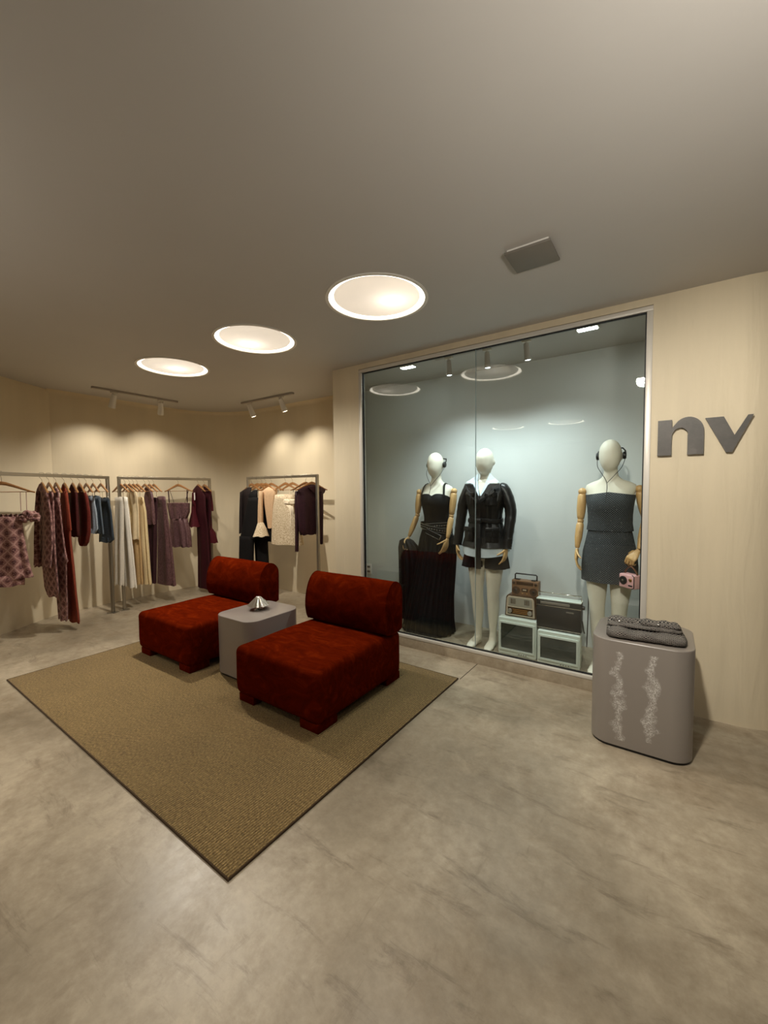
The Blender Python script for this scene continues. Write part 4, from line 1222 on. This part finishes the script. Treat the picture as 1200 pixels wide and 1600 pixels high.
def m_lurex(name, a, b):
    t = NT(name); n = t.noise(t.coord('Object', (1, 1, 0.3)), 130, 3, 0.7)
    return t.set(Base_Color=t.ramp(n, [(0.35, lin(*a)), (0.7, lin(*b))]), Roughness=0.5, Metallic=0.15)
M['plum'] = m_lurex('plum_lurex', (74, 46, 48), (128, 94, 94))
M['plum_d'] = fabric('dark_plum_cloth', (52, 26, 30), 0.8, 0.25)
M['burg'] = fabric('burgundy_cloth', (74, 12, 23), 0.75, 0.2)
M['burg2'] = fabric('deep_burgundy_cloth', (54, 8, 17), 0.75, 0.2)
M['brownblack'] = fabric('black_brown_cloth', (30, 21, 19), 0.85, 0.25)
M['blackc'] = fabric('black_cloth', (13, 10, 9), 0.85, 0.3)
M['blush'] = fabric('beige_knit', (206, 172, 134), 0.85, 0.08)
def m_lace():
    t = NT('cream_lace'); v = t.coord('Object')
    n = t.noise(v, 85, 4, 0.7)
    return t.set(Base_Color=t.ramp(n, [(0.36, lin(168, 144, 110)), (0.5, lin(206, 186, 152)), (0.64, lin(232, 218, 190))]), Roughness=0.8)
M['lace'] = m_lace()
M['satin'] = fabric('cream_satin', (236, 220, 190), 0.3, 0.05)
M['sheer'] = fabric('dark_plum_sheer', (44, 18, 26), 0.6, 0.3)
M['tagwhite'] = plain('white_price_tag', (232, 226, 220), 0.6)
GEO = {
    'a1': ((-4.803, 1.065), 63.4, [('body', [(1.199, -0.015, -0.004, 0.131, 0.05), (1.154, -0.014, -0.004, 0.141, 0.05), (1.075, -0.017, -0.004, 0.146, 0.05), (0.962, -0.021, -0.005, 0.158, 0.05), (0.793, -0.025, -0.006, 0.181, 0.05), (0.696, -0.026, -0.006, 0.199, 0.05), (0.651, -0.029, -0.007, 0.213, 0.05)]), ('hem_ruffle', [(0.68, -0.028, -0.007, 0.152, 0.05), (0.589, -0.03, -0.007, 0.146, 0.05)])]),
    'a2': ((-4.97, 1.394), 1.8, [('body', [(1.446, -0.001, -0.004, 0.089, 0.02), (1.409, -0.001, -0.003, 0.126, 0.02), (1.223, -0.001, -0.004, 0.183, 0.021), (0.913, -0.004, -0.013, 0.201, 0.023), (0.703, -0.01, -0.03, 0.186, 0.021)]), ('sleeve', [(1.421, -0.01, -0.032, 0.014, 0.014), (1.225, -0.015, -0.046, 0.016, 0.016), (0.918, -0.02, -0.063, 0.016, 0.016), (0.7, -0.018, -0.056, 0.028, 0.028)])]),
    'a3': ((-5.003, 1.458), 1.2, [('body', [(1.421, -0.001, -0.003, 0.069, 0.02), (1.377, -0.001, -0.002, 0.092, 0.02), (1.031, -0.005, -0.015, 0.107, 0.02), (0.715, -0.009, -0.03, 0.16, 0.02), (0.458, -0.007, -0.023, 0.154, 0.02), (0.387, -0.006, -0.019, 0.1, 0.02)])]),
    'a4': ((-5.037, 1.525), 0.6, [('body', [(1.401, -0.002, -0.006, 0.078, 0.02), (1.305, -0.003, -0.009, 0.094, 0.02), (1.022, -0.002, -0.006, 0.126, 0.02), (0.777, -0.002, -0.008, 0.182, 0.021), (0.37, 0.001, 0.003, 0.111, 0.02), (0.12, 0.0, 0.001, 0.088, 0.02)]), ('ruffle', [(1.357, -0.004, -0.012, 0.094, 0.02), (1.293, -0.004, -0.013, 0.113, 0.02), (1.261, -0.004, -0.011, 0.078, 0.02)]), ('ruffle', [(0.815, -0.001, -0.004, 0.174, 0.02), (0.738, -0.002, -0.007, 0.221, 0.025), (0.698, -0.002, -0.006, 0.166, 0.02)])]),
    'a5': ((-5.079, 1.607), -0.1, [('body', [(1.446, -0.001, -0.003, 0.044, 0.02), (1.276, -0.001, -0.003, 0.089, 0.02), (1.026, -0.002, -0.005, 0.098, 0.02), (0.681, 0.001, 0.004, 0.106, 0.02), (0.345, 0.004, 0.013, 0.128, 0.02), (0.074, 0.006, 0.019, 0.149, 0.02)]), ('sleeve', [(1.42, -0.002, -0.005, 0.065, 0.02), (1.211, -0.002, -0.007, 0.109, 0.02), (1.027, -0.003, -0.01, 0.146, 0.02)])]),
    'a6': ((-5.122, 1.693), -0.8, [('body', [(1.44, -0.001, -0.002, 0.075, 0.02), (1.386, -0.001, -0.004, 0.109, 0.02), (1.206, -0.003, -0.008, 0.117, 0.02), (1.004, -0.002, -0.005, 0.101, 0.02), (0.949, 0.0, 0.0, 0.076, 0.02)])]),
    'a7': ((-5.161, 1.768), -1.5, [('body', [(1.419, 0.002, 0.008, 0.112, 0.02), (1.371, 0.004, 0.012, 0.147, 0.02), (1.2, 0.006, 0.018, 0.173, 0.02), (0.993, 0.006, 0.019, 0.148, 0.02), (0.884, 0.003, 0.009, 0.113, 0.02), (0.842, 0.002, 0.005, 0.069, 0.02)])]),
    'a8': ((-5.199, 1.843), 1.0, [('body', [(1.356, 0.012, 0.032, 0.061, 0.02), (1.194, 0.015, 0.041, 0.081, 0.02), (1.012, 0.015, 0.041, 0.092, 0.02), (0.963, 0.01, 0.026, 0.069, 0.02)])]),
    'a9': ((-5.239, 1.921), 0.3, [('body', [(1.355, 0.007, 0.02, 0.094, 0.02), (1.191, 0.009, 0.023, 0.106, 0.02), (0.946, 0.012, 0.033, 0.11, 0.02)])]),
    'a10': ((-5.286, 2.014), 2.7, [('body', [(1.331, 0.012, 0.028, 0.092, 0.02), (1.185, 0.015, 0.034, 0.121, 0.02), (0.877, 0.013, 0.029, 0.164, 0.026), (0.842, 0.005, 0.011, 0.12, 0.02)])]),
    'b1': ((-5.34, 2.238), 7.3, [('body', [(1.349, -0.007, -0.013, 0.078, 0.02), (1.023, -0.014, -0.024, 0.075, 0.02), (0.718, -0.019, -0.033, 0.072, 0.02), (0.304, -0.025, -0.043, 0.072, 0.02)])]),
    'b2': ((-5.34, 2.291), 6.8, [('body', [(1.348, -0.007, -0.013, 0.061, 0.02), (1.018, -0.005, -0.009, 0.079, 0.02), (0.708, -0.0, -0.0, 0.089, 0.02), (0.263, 0.004, 0.007, 0.117, 0.025)])]),
    'b3': ((-5.34, 2.34), 6.3, [('body', [(1.408, 0.01, 0.018, 0.087, 0.02), (1.354, 0.011, 0.019, 0.105, 0.022), (1.168, 0.018, 0.032, 0.084, 0.02), (0.841, 0.012, 0.02, 0.094, 0.02)])]),
    'b4': ((-5.34, 2.384), 5.9, [('body', [(1.346, 0.004, 0.007, 0.069, 0.02), (0.853, 0.002, 0.004, 0.082, 0.02), (0.283, 0.009, 0.015, 0.07, 0.02)])]),
    'b5': ((-5.34, 2.427), 5.6, [('body', [(1.344, 0.014, 0.025, 0.057, 0.02), (1.163, 0.021, 0.036, 0.073, 0.02), (0.687, 0.025, 0.043, 0.077, 0.02), (0.268, 0.033, 0.058, 0.071, 0.02)])]),
    'b6': ((-5.34, 2.517), 4.8, [('body', [(1.414, 0.018, 0.031, 0.065, 0.02), (1.351, 0.017, 0.029, 0.091, 0.02), (1.159, 0.019, 0.032, 0.098, 0.02), (1.006, 0.023, 0.04, 0.085, 0.02)])]),
    'b7': ((-5.34, 2.571), 4.3, [('body', [(1.334, 0.02, 0.035, 0.079, 0.02), (0.996, 0.006, 0.01, 0.099, 0.021), (0.592, 0.001, 0.001, 0.079, 0.02), (0.257, -0.002, -0.003, 0.053, 0.02)])]),
    'b8': ((-5.34, 2.625), 3.8, [('body', [(1.348, 0.039, 0.067, 0.081, 0.02), (1.152, 0.042, 0.072, 0.098, 0.021), (0.741, 0.049, 0.084, 0.143, 0.03), (0.218, 0.051, 0.088, 0.185, 0.039)])]),
    'b9': ((-5.34, 2.938), 17.2, [('body', [(1.259, -0.004, -0.004, 0.173, 0.065), (1.14, -0.001, -0.001, 0.154, 0.058), (1.047, -0.009, -0.009, 0.124, 0.047)]), ('peplum', [(1.055, -0.006, -0.006, 0.129, 0.049), (0.884, 0.004, 0.004, 0.154, 0.058), (0.677, 0.009, 0.008, 0.157, 0.059)])]),
    'b10': ((-5.34, 3.222), -1.1, [('body', [(1.436, -0.004, -0.007, 0.106, 0.022), (1.347, 0.003, 0.004, 0.152, 0.032), (1.126, 0.003, 0.006, 0.152, 0.032), (0.92, 0.018, 0.032, 0.13, 0.027), (0.498, 0.022, 0.038, 0.138, 0.029), (0.055, 0.02, 0.034, 0.154, 0.032)]), ('bell_sleeve', [(1.392, -0.029, -0.05, 0.024, 0.024), (1.128, -0.034, -0.059, 0.026, 0.026), (1.066, -0.034, -0.059, 0.04, 0.04), (0.924, -0.034, -0.059, 0.068, 0.068)])]),
    'b11': ((-5.34, 3.312), -1.8, [('body', [(1.453, 0.01, 0.018, 0.062, 0.02), (1.372, 0.013, 0.023, 0.093, 0.02), (1.121, 0.014, 0.024, 0.093, 0.02), (0.851, 0.005, 0.009, 0.078, 0.02), (0.396, 0.007, 0.012, 0.078, 0.02)]), ('bell_sleeve', [(1.426, 0.03, 0.053, 0.025, 0.025), (1.21, 0.038, 0.065, 0.029, 0.029), (1.137, 0.036, 0.062, 0.035, 0.035)]), ('bell_sleeve', [(1.12, 0.022, 0.038, 0.033, 0.033), (0.894, 0.021, 0.036, 0.037, 0.037), (0.83, 0.03, 0.052, 0.058, 0.058), (0.683, 0.043, 0.074, 0.063, 0.063)])]),
    'c1': ((-4.551, 3.5), -0.7, [('body', [(1.403, -0.044, -0.058, 0.094, 0.026), (1.335, -0.052, -0.069, 0.101, 0.027), (1.132, -0.055, -0.074, 0.088, 0.024), (0.852, -0.062, -0.083, 0.082, 0.022)]), ('sleeve', [(1.395, -0.078, -0.103, 0.02, 0.02), (1.133, -0.084, -0.112, 0.024, 0.024), (0.853, -0.087, -0.116, 0.03, 0.03)])]),
    'c2': ((-4.433, 3.5), 6.1, [('body', [(1.368, -0.045, -0.046, 0.08, 0.029), (1.218, -0.052, -0.053, 0.099, 0.035), (1.034, -0.065, -0.067, 0.107, 0.038)])]),
    'c3': ((-4.344, 3.5), 9.7, [('body', [(1.319, -0.07, -0.062, 0.099, 0.041), (1.012, -0.081, -0.072, 0.169, 0.069), (0.804, -0.091, -0.08, 0.208, 0.086)]), ('leg', [(0.824, -0.153, -0.135, 0.113, 0.047), (0.475, -0.166, -0.146, 0.113, 0.047), (0.266, -0.17, -0.15, 0.123, 0.051)]), ('leg', [(0.817, -0.023, -0.02, 0.105, 0.043), (0.463, -0.014, -0.012, 0.101, 0.041), (0.251, -0.015, -0.013, 0.106, 0.044)])]),
    'c4': ((-4.268, 3.5), -2.5, [('body', [(1.342, -0.001, -0.001, 0.106, 0.029), (1.136, 0.006, 0.008, 0.093, 0.025), (0.753, 0.008, 0.01, 0.088, 0.024)])]),
    'c5': ((-4.157, 3.5), 4.3, [('body', [(1.408, -0.016, -0.016, 0.121, 0.043), (1.335, -0.02, -0.021, 0.105, 0.037), (1.221, -0.022, -0.023, 0.084, 0.03), (0.934, -0.017, -0.018, 0.045, 0.02)]), ('sleeve', [(1.401, -0.092, -0.093, 0.025, 0.025), (1.223, -0.099, -0.101, 0.027, 0.027), (0.995, -0.103, -0.105, 0.031, 0.031)]), ('bell_cuff', [(1.012, -0.102, -0.104, 0.031, 0.031), (0.93, -0.098, -0.1, 0.062, 0.062), (0.836, -0.1, -0.102, 0.094, 0.094)])]),
    'c6': ((-3.897, 3.5), 6.7, [('body', [(1.358, -0.006, -0.005, 0.15, 0.062), (1.144, -0.008, -0.007, 0.186, 0.077), (0.905, 0.0, 0.0, 0.216, 0.089), (0.744, 0.005, 0.005, 0.233, 0.096)])]),
    'c7': ((-3.772, 3.5), 5.7, [('body', [(1.234, -0.036, -0.032, 0.071, 0.029), (1.148, -0.035, -0.031, 0.076, 0.031), (1.101, -0.033, -0.029, 0.062, 0.026), (0.983, -0.038, -0.033, 0.067, 0.028)])]),
    'c8': ((-3.448, 3.5), 81.4, [('body', [(1.425, -0.028, 0.021, 0.109, 0.053), (1.395, -0.031, 0.024, 0.156, 0.076), (1.335, -0.029, 0.022, 0.152, 0.074), (1.155, -0.035, 0.026, 0.139, 0.067), (0.943, -0.039, 0.029, 0.122, 0.059), (0.89, -0.042, 0.032, 0.1, 0.049)]), ('sleeve', [(1.397, -0.144, 0.108, 0.022, 0.022), (1.232, -0.148, 0.111, 0.024, 0.024), (0.932, -0.154, 0.116, 0.018, 0.018), (0.69, -0.16, 0.12, 0.017, 0.017)]), ('sleeve', [(1.394, 0.084, -0.063, 0.026, 0.026), (1.228, 0.083, -0.062, 0.028, 0.028), (0.924, 0.08, -0.06, 0.023, 0.023), (0.771, 0.081, -0.061, 0.019, 0.019)])]),
}

def garment_part(name, lv, mat, parent, folds=6, amp=0.006, seed=0.0, round_=False):
    """soft cloth tube from levels (z, centre x, centre y, half width, half thickness) in world height"""
    L = [(z-RZ, x, y, w_, max(t_, 0.012)) for z, x, y, w_, t_ in lv]
    dense = []
    for i in range(len(L)-1):
        m = max(1, int(abs(L[i][0]-L[i+1][0])/0.045))
        for k in range(m):
            f = k/m; f2 = f
            dense.append(tuple(L[i][j]*(1-f2)+L[i+1][j]*f2 for j in range(5)))
    dense.append(L[-1])
    n = 44; rings = []; uvs = []
    z0 = dense[0][0]; z1 = dense[-1][0]
    def rg(l, sc=1.0, dz=0.0):
        z, x, y, w_, t_ = l
        g = min(1.0, abs(z-z0)/max(0.001, abs(z1-z0))*1.6 + 0.1)
        out = []; uv = []
        for i in range(n):
            th = 2*pi*i/n
            rip = amp*g*(sin(folds*th + seed*3 + 0.7*sin(th+seed)) + 0.5*noise.noise(Vector((cos(th)*2+seed, sin(th)*2, z*3))))
            rw = min(rip, w_*0.3) if rip > 0 else max(rip, -w_*0.3)
            rt = rip*1.6
            c, s = cos(th), sin(th)
            out.append((x + (w_*sc + rw*0.5)*math.copysign(abs(c)**0.8, c), y + (t_*sc + rt)*math.copysign(abs(s)**0.8, s), z + dz + (0.006*sin(folds*th+seed) if abs(z-z1) < 1e-6 else 0)))
            uv.append((w_*math.copysign(abs(c)**0.8, c) + (0.35 if s < 0 else 0), z))
        return out, uv
    for l in dense:
        a_, b_ = rg(l); rings.append(a_); uvs.append(b_)
    a0, b0 = rg(dense[0], 0.35, 0.006); a1, b1 = rg(dense[-1], 0.80, 0.004); a2, b2 = rg(dense[-1], 0.72, 0.05)
    rings = [a0] + rings + [a1, a2]; uvs = [b0] + uvs + [b1, b2]
    return loft(name, rings, mat, parent, uvs=uvs, angle=80)

def garment(key, name, label, cat, mats, group, hanger_label, folds=6, amp=0.006, hanger=True):
    xy, yaw, parts = GEO[key]
    t = thing(name, label, cat, (xy[0], xy[1], RZ), radians(yaw), group)
    sd = sum(ord(c) for c in key)*0.37
    objs = []
    for i, (pn, lv) in enumerate(parts):
        if pn == 'body' and cat in ('blouse', 'dress', 'shirt', 'top') and key not in ('a1', 'b9', 'c7', 'c8'):
            z, x, y, w_, t_ = lv[0]
            lv = [(min(RZ-0.085, z+0.050), x*0.4, y*0.4, max(0.03, w_*0.42), 0.014), (z+0.018, x*0.8, y*0.8, w_*0.82, max(0.016, t_*0.8))] + list(lv)
        o = garment_part(pn, lv, mats[min(i, len(mats)-1)], t, folds if pn in ('body', 'peplum') else 5, amp if pn in ('body', 'peplum') else amp*0.5, sd+i)
        objs.append(o)
    if hanger:
        put_hanger(xy, yaw - {'a': 7.7, 'b': 9.0, 'c': 6.0}[key[0]]*(key not in ('a1', 'b9', 'c8')), hanger_label, group.replace('clothes', 'hangers'))
    return t, objs

def loops(t, xs, z0, z1, mat, y=0.0):
    for x in xs:
        tube('strap', [(x, y, z0), (x*1.02, y, z1)], 0.0028, mat, t, 6)

g1, g2, g3 = 'clothes on the left rack', 'clothes on the middle rack', 'clothes on the right rack'
hl = lambda s: 'wooden hanger carrying the ' + s
# left rack
t, o = garment('a1', 'printed_camisole', 'mauve diamond print top with ruffled neckline facing the room', 'top', [M['floral']], g1, hl('ruffled mauve print top, far left of left rack'), 9, 0.010)
def ruffle_row(t, x0, x1, z, hgt, mat, y=-0.03, k=10, up=0.0):
    V = []; F = []; UV = []
    n = k*6
    for j in range(4):
        for i in range(n+1):
            f = i/n; x = x0+(x1-x0)*f
            w_ = sin(f*k*2*pi)
            V.append((x, y - 0.012 - 0.010*w_*(0.4+0.5*j) , z + up*f + hgt*(0.5-j/3.0) + 0.006*cos(f*k*2*pi))); UV.append((x, z-j*hgt/3))
    for j in range(3):
        for i in range(n):
            a = j*(n+1)+i; F.append((a, a+1, a+n+2, a+n+1))
    nv = len(V)
    V += [(a, b+0.010, c) for a, b, c in V]; UV += UV
    F += [tuple(reversed([q+nv for q in f])) for f in F]
    rim = [i for i in range(n+1)] + [j*(n+1)+n for j in range(1, 4)] + [3*(n+1)+i for i in range(n-1, -1, -1)] + [j*(n+1) for j in range(2, 0, -1)]
    F += [(rim[i], rim[(i+1) % len(rim)], rim[(i+1) % len(rim)]+nv, rim[i]+nv) for i in range(len(rim))]
    return mk('ruffle', V, F, mat, t, True, 80, UV)
ruffle_row(t, -0.20, 0.19, -0.385, 0.055, M['floral'], -0.02, 12)
for rx, rz_, rs in ((0.135, -0.395, 0.040), (0.175, -0.372, 0.044), (0.215, -0.390, 0.040)):
    soft_box('shoulder_ruffle', (rx-rs, -0.055, rz_-rs), (rx+rs, 0.03, rz_+rs), rs*0.9, M['floral'], t, (6, 4, 6), lambda p, n: p + n*0.020*noise.noise(p*45))
loops(t, (0.12, 0.16), -0.33, -0.160, M['floral'])
loops(t, (-0.12, -0.16), -0.38, -0.160, M['floral'])
garment('a2', 'printed_blouse', 'mauve print long sleeve blouse with cuff, first in the left row', 'blouse', [M['floral2']], g1, hl('mauve print long sleeve blouse'), 5, 0.007)
garment('a3', 'printed_trousers', 'mauve print garment hanging between printed blouse and ruffled dress', 'trousers', [M['floral2']], g1, hl('mauve print garment behind the printed blouse'), 4, 0.007)
garment('a4', 'printed_dress', 'long mauve print dress with two ruffled tiers', 'dress', [M['floral2']], g1, hl('long mauve dress with ruffled tiers'), 5, 0.006)
garment('a5', 'rust_dress', 'long plain rust dress with loose short sleeve', 'dress', [M['rust']], g1, hl('long rust dress'), 5, 0.006)
garment('a6', 'maroon_blouse', 'dark maroon blouse right beside the long rust dress', 'blouse', [M['maroon']], g1, hl('dark maroon blouse'), 6, 0.006)
garment('a7', 'red_blouse', 'rust red blouse beside the light blue denim', 'blouse', [M['redrust']], g1, hl('rust red blouse'), 6, 0.008)
for k, nm, lb, mt in (('a8', 'denim_shorts', 'light blue denim shorts on the left rack', 'denim_l'), ('a9', 'denim_shorts', 'mid blue denim shorts between light and dark denim', 'denim_m'), ('a10', 'denim_skirt', 'dark blue denim skirt nearest the rack post', 'denim_d')):
    t, o = garment(k, nm, lb, 'denim', [M[mt]], g1, hl(lb.replace(' on the left rack', '')), 4, 0.005)
    lv = GEO[k][2][0][1]
    garment_part('waistband', [(lv[0][0]+0.004, lv[0][1], lv[0][2], lv[0][3]+0.004, lv[0][4]+0.004), (lv[0][0]-0.034, lv[0][1], lv[0][2], lv[0][3]+0.004, lv[0][4]+0.004)], M[mt], t, 4, 0.001)
    loops(t, (-0.03, 0.03), lv[0][0]-RZ, -0.160, M['chrome'])
# middle rack
for k, nm, lb, cat, mt, nt in (('b1', 'grey_trousers', 'pale grey white trousers behind the left post of the middle rack', 'trousers', 'offwhite', True),
                               ('b2', 'white_trousers', 'long white trousers, brightest on the middle rack', 'trousers', 'white_cloth', True),
                               ('b3', 'cream_blouse', 'short cream pleated blouse in front of the ecru skirt', 'blouse', 'cream', False),
                               ('b4', 'ecru_skirt', 'darker ecru long skirt showing under the cream blouse', 'skirt', 'ecru', True),
                               ('b5', 'butter_trousers', 'long butter cream trousers next to the plum clothes', 'trousers', 'butter', True),
                               ('b6', 'plum_blouse', 'short plum metallic blouse next to butter trousers', 'blouse', 'plum', False),
                               ('b7', 'plum_trousers', 'narrow dark plum trousers under the plum blouse', 'trousers', 'plum_d', True),
                               ('b8', 'plum_wide_trousers', 'wide long plum metallic trousers left of the strappy top', 'trousers', 'plum', True)):
    t, o = garment(k, nm, lb, cat, [M[mt]], g2, hl(lb.split(' behind')[0].split(',')[0].split(' in front')[0].split(' next')[0].split(' left')[0].split(' showing')[0].split(' under')[0]), 5, 0.007)
    if nt: loops(t, (-0.05, 0.05), GEO[k][2][0][1][0][0]-RZ, -0.160, M['chrome'])
t, o = garment('b9', 'peplum_top', 'plum metallic strappy peplum top facing the room', 'top', [M['plum']], g2, hl('strappy plum peplum top'), 9, 0.010)
for x in (-0.150, -0.128, 0.128, 0.150):
    tube('strap', [(x*0.86, -0.03 if abs(x) > 0.14 else 0.03, -0.315), (x*1.12, 0, -0.148)], 0.007, M['plum_d'], t, 8, 0.4)
t, o = garment('b10', 'burgundy_dress', 'long burgundy bell sleeve dress with white price tag', 'dress', [M['burg2'], M['burg']], g2, hl('long burgundy dress'), 5, 0.006)
bm = bmesh.new(); add_box(bm, (0.010, -0.075, -0.285), (0.038, -0.072, -0.185), 0.0, 1)
tg_ = fbm('price_tag', bm, M['tagwhite'], t, False)
garment('b11', 'burgundy_blouse', 'burgundy bell sleeve dress at the right end of the middle rack', 'dress', [M['burg2'], M['burg']], g2, hl('burgundy dress at the right end'), 5, 0.006)
# right rack
garment('c1', 'brown_shirt', 'very dark brown long sleeve shirt at the left end of right rack', 'shirt', [M['brownblack']], g3, hl('very dark brown shirt'), 5, 0.005)
t, o = garment('c2', 'black_camisole', 'short black top with thin hanging straps', 'top', [M['blackc']], g3, hl('short black strappy top'), 5, 0.006)
loops(t, (-0.06, 0.06), -0.21, -0.160, M['satin'])
t, o = garment('c3', 'black_trousers', 'wide black trousers with two legs on the right rack', 'trousers', [M['blackc']], g3, hl('wide black trousers'), 4, 0.006)
loops(t, (-0.06, 0.06), -0.26, -0.160, M['chrome'])
garment('c4', 'black_shorts', 'black garment half hidden behind the beige top', 'top', [M['blackc']], g3, hl('black garment behind the beige top'), 4, 0.005)
garment('c5', 'beige_top', 'beige square neck top with wide lace bell cuff', 'top', [M['blush'], M['blush'], M['lace']], g3, hl('beige top with lace bell cuff'), 5, 0.005)
t, o = garment('c6', 'lace_skirt', 'cream lace pencil skirt on the right rack', 'skirt', [M['lace']], g3, hl('cream lace skirt'), 4, 0.004)
loops(t, (-0.12, 0.12), -0.19, -0.160, M['black'])
t, o = garment('c7', 'satin_top', 'small cream satin top with bow in front of the lace skirt', 'top', [M['satin']], g3, hl('cream satin bow top'), 6, 0.006)
for sx in (-1, 1):
    soft_box('bow_loop', (min(0, sx*0.085), -0.075, -0.335), (max(0, sx*0.085), -0.045, -0.275), 0.014, M['satin'], t, (6, 3, 4), lambda p, n: p + n*0.006*noise.noise(p*30))
soft_box('bow_knot', (-0.016, -0.082, -0.325), (0.016, -0.045, -0.290), 0.012, M['satin'], t, (3, 3, 3))
loops(t, (-0.05, 0.05), -0.21, -0.160, M['satin'])
GEO['c8'] = (GEO['c8'][0], GEO['c8'][1], [('body', [(1.470, 0.0, 0.0, 0.060, 0.018), (1.440, 0.0, 0.0, 0.150, 0.030), (1.415, 0.0, 0.0, 0.200, 0.034), (1.38, 0.0, 0.0, 0.182, 0.036)] + [l for l in GEO['c8'][2][0][1] if l[0] < 1.35])] + [(n_, [(z, x*0.95, y*0.95, w_*1.1, t_*1.1) for z, x, y, w_, t_ in l_]) for n_, l_ in GEO['c8'][2][1:]])
t, o = garment('c8', 'sheer_blouse', 'dark plum sheer long sleeve blouse at the right end of right rack', 'blouse', [M['sheer']], g3, hl('dark plum sheer blouse'), 6, 0.006)
sheet('collar', [(-0.09, -0.052, -0.135), (-0.02, -0.060, -0.200), (0.03, -0.060, -0.200), (0.09, -0.052, -0.135), (0.04, -0.04, -0.12), (-0.04, -0.04, -0.12)], M['plum_d'], t, 0.006)
put_hanger((GEO['c8'][0][0]-0.10, 3.5), GEO['c8'][1]+6, 'spare wooden hanger just left of the sheer plum blouse', 'hangers on the right rack')
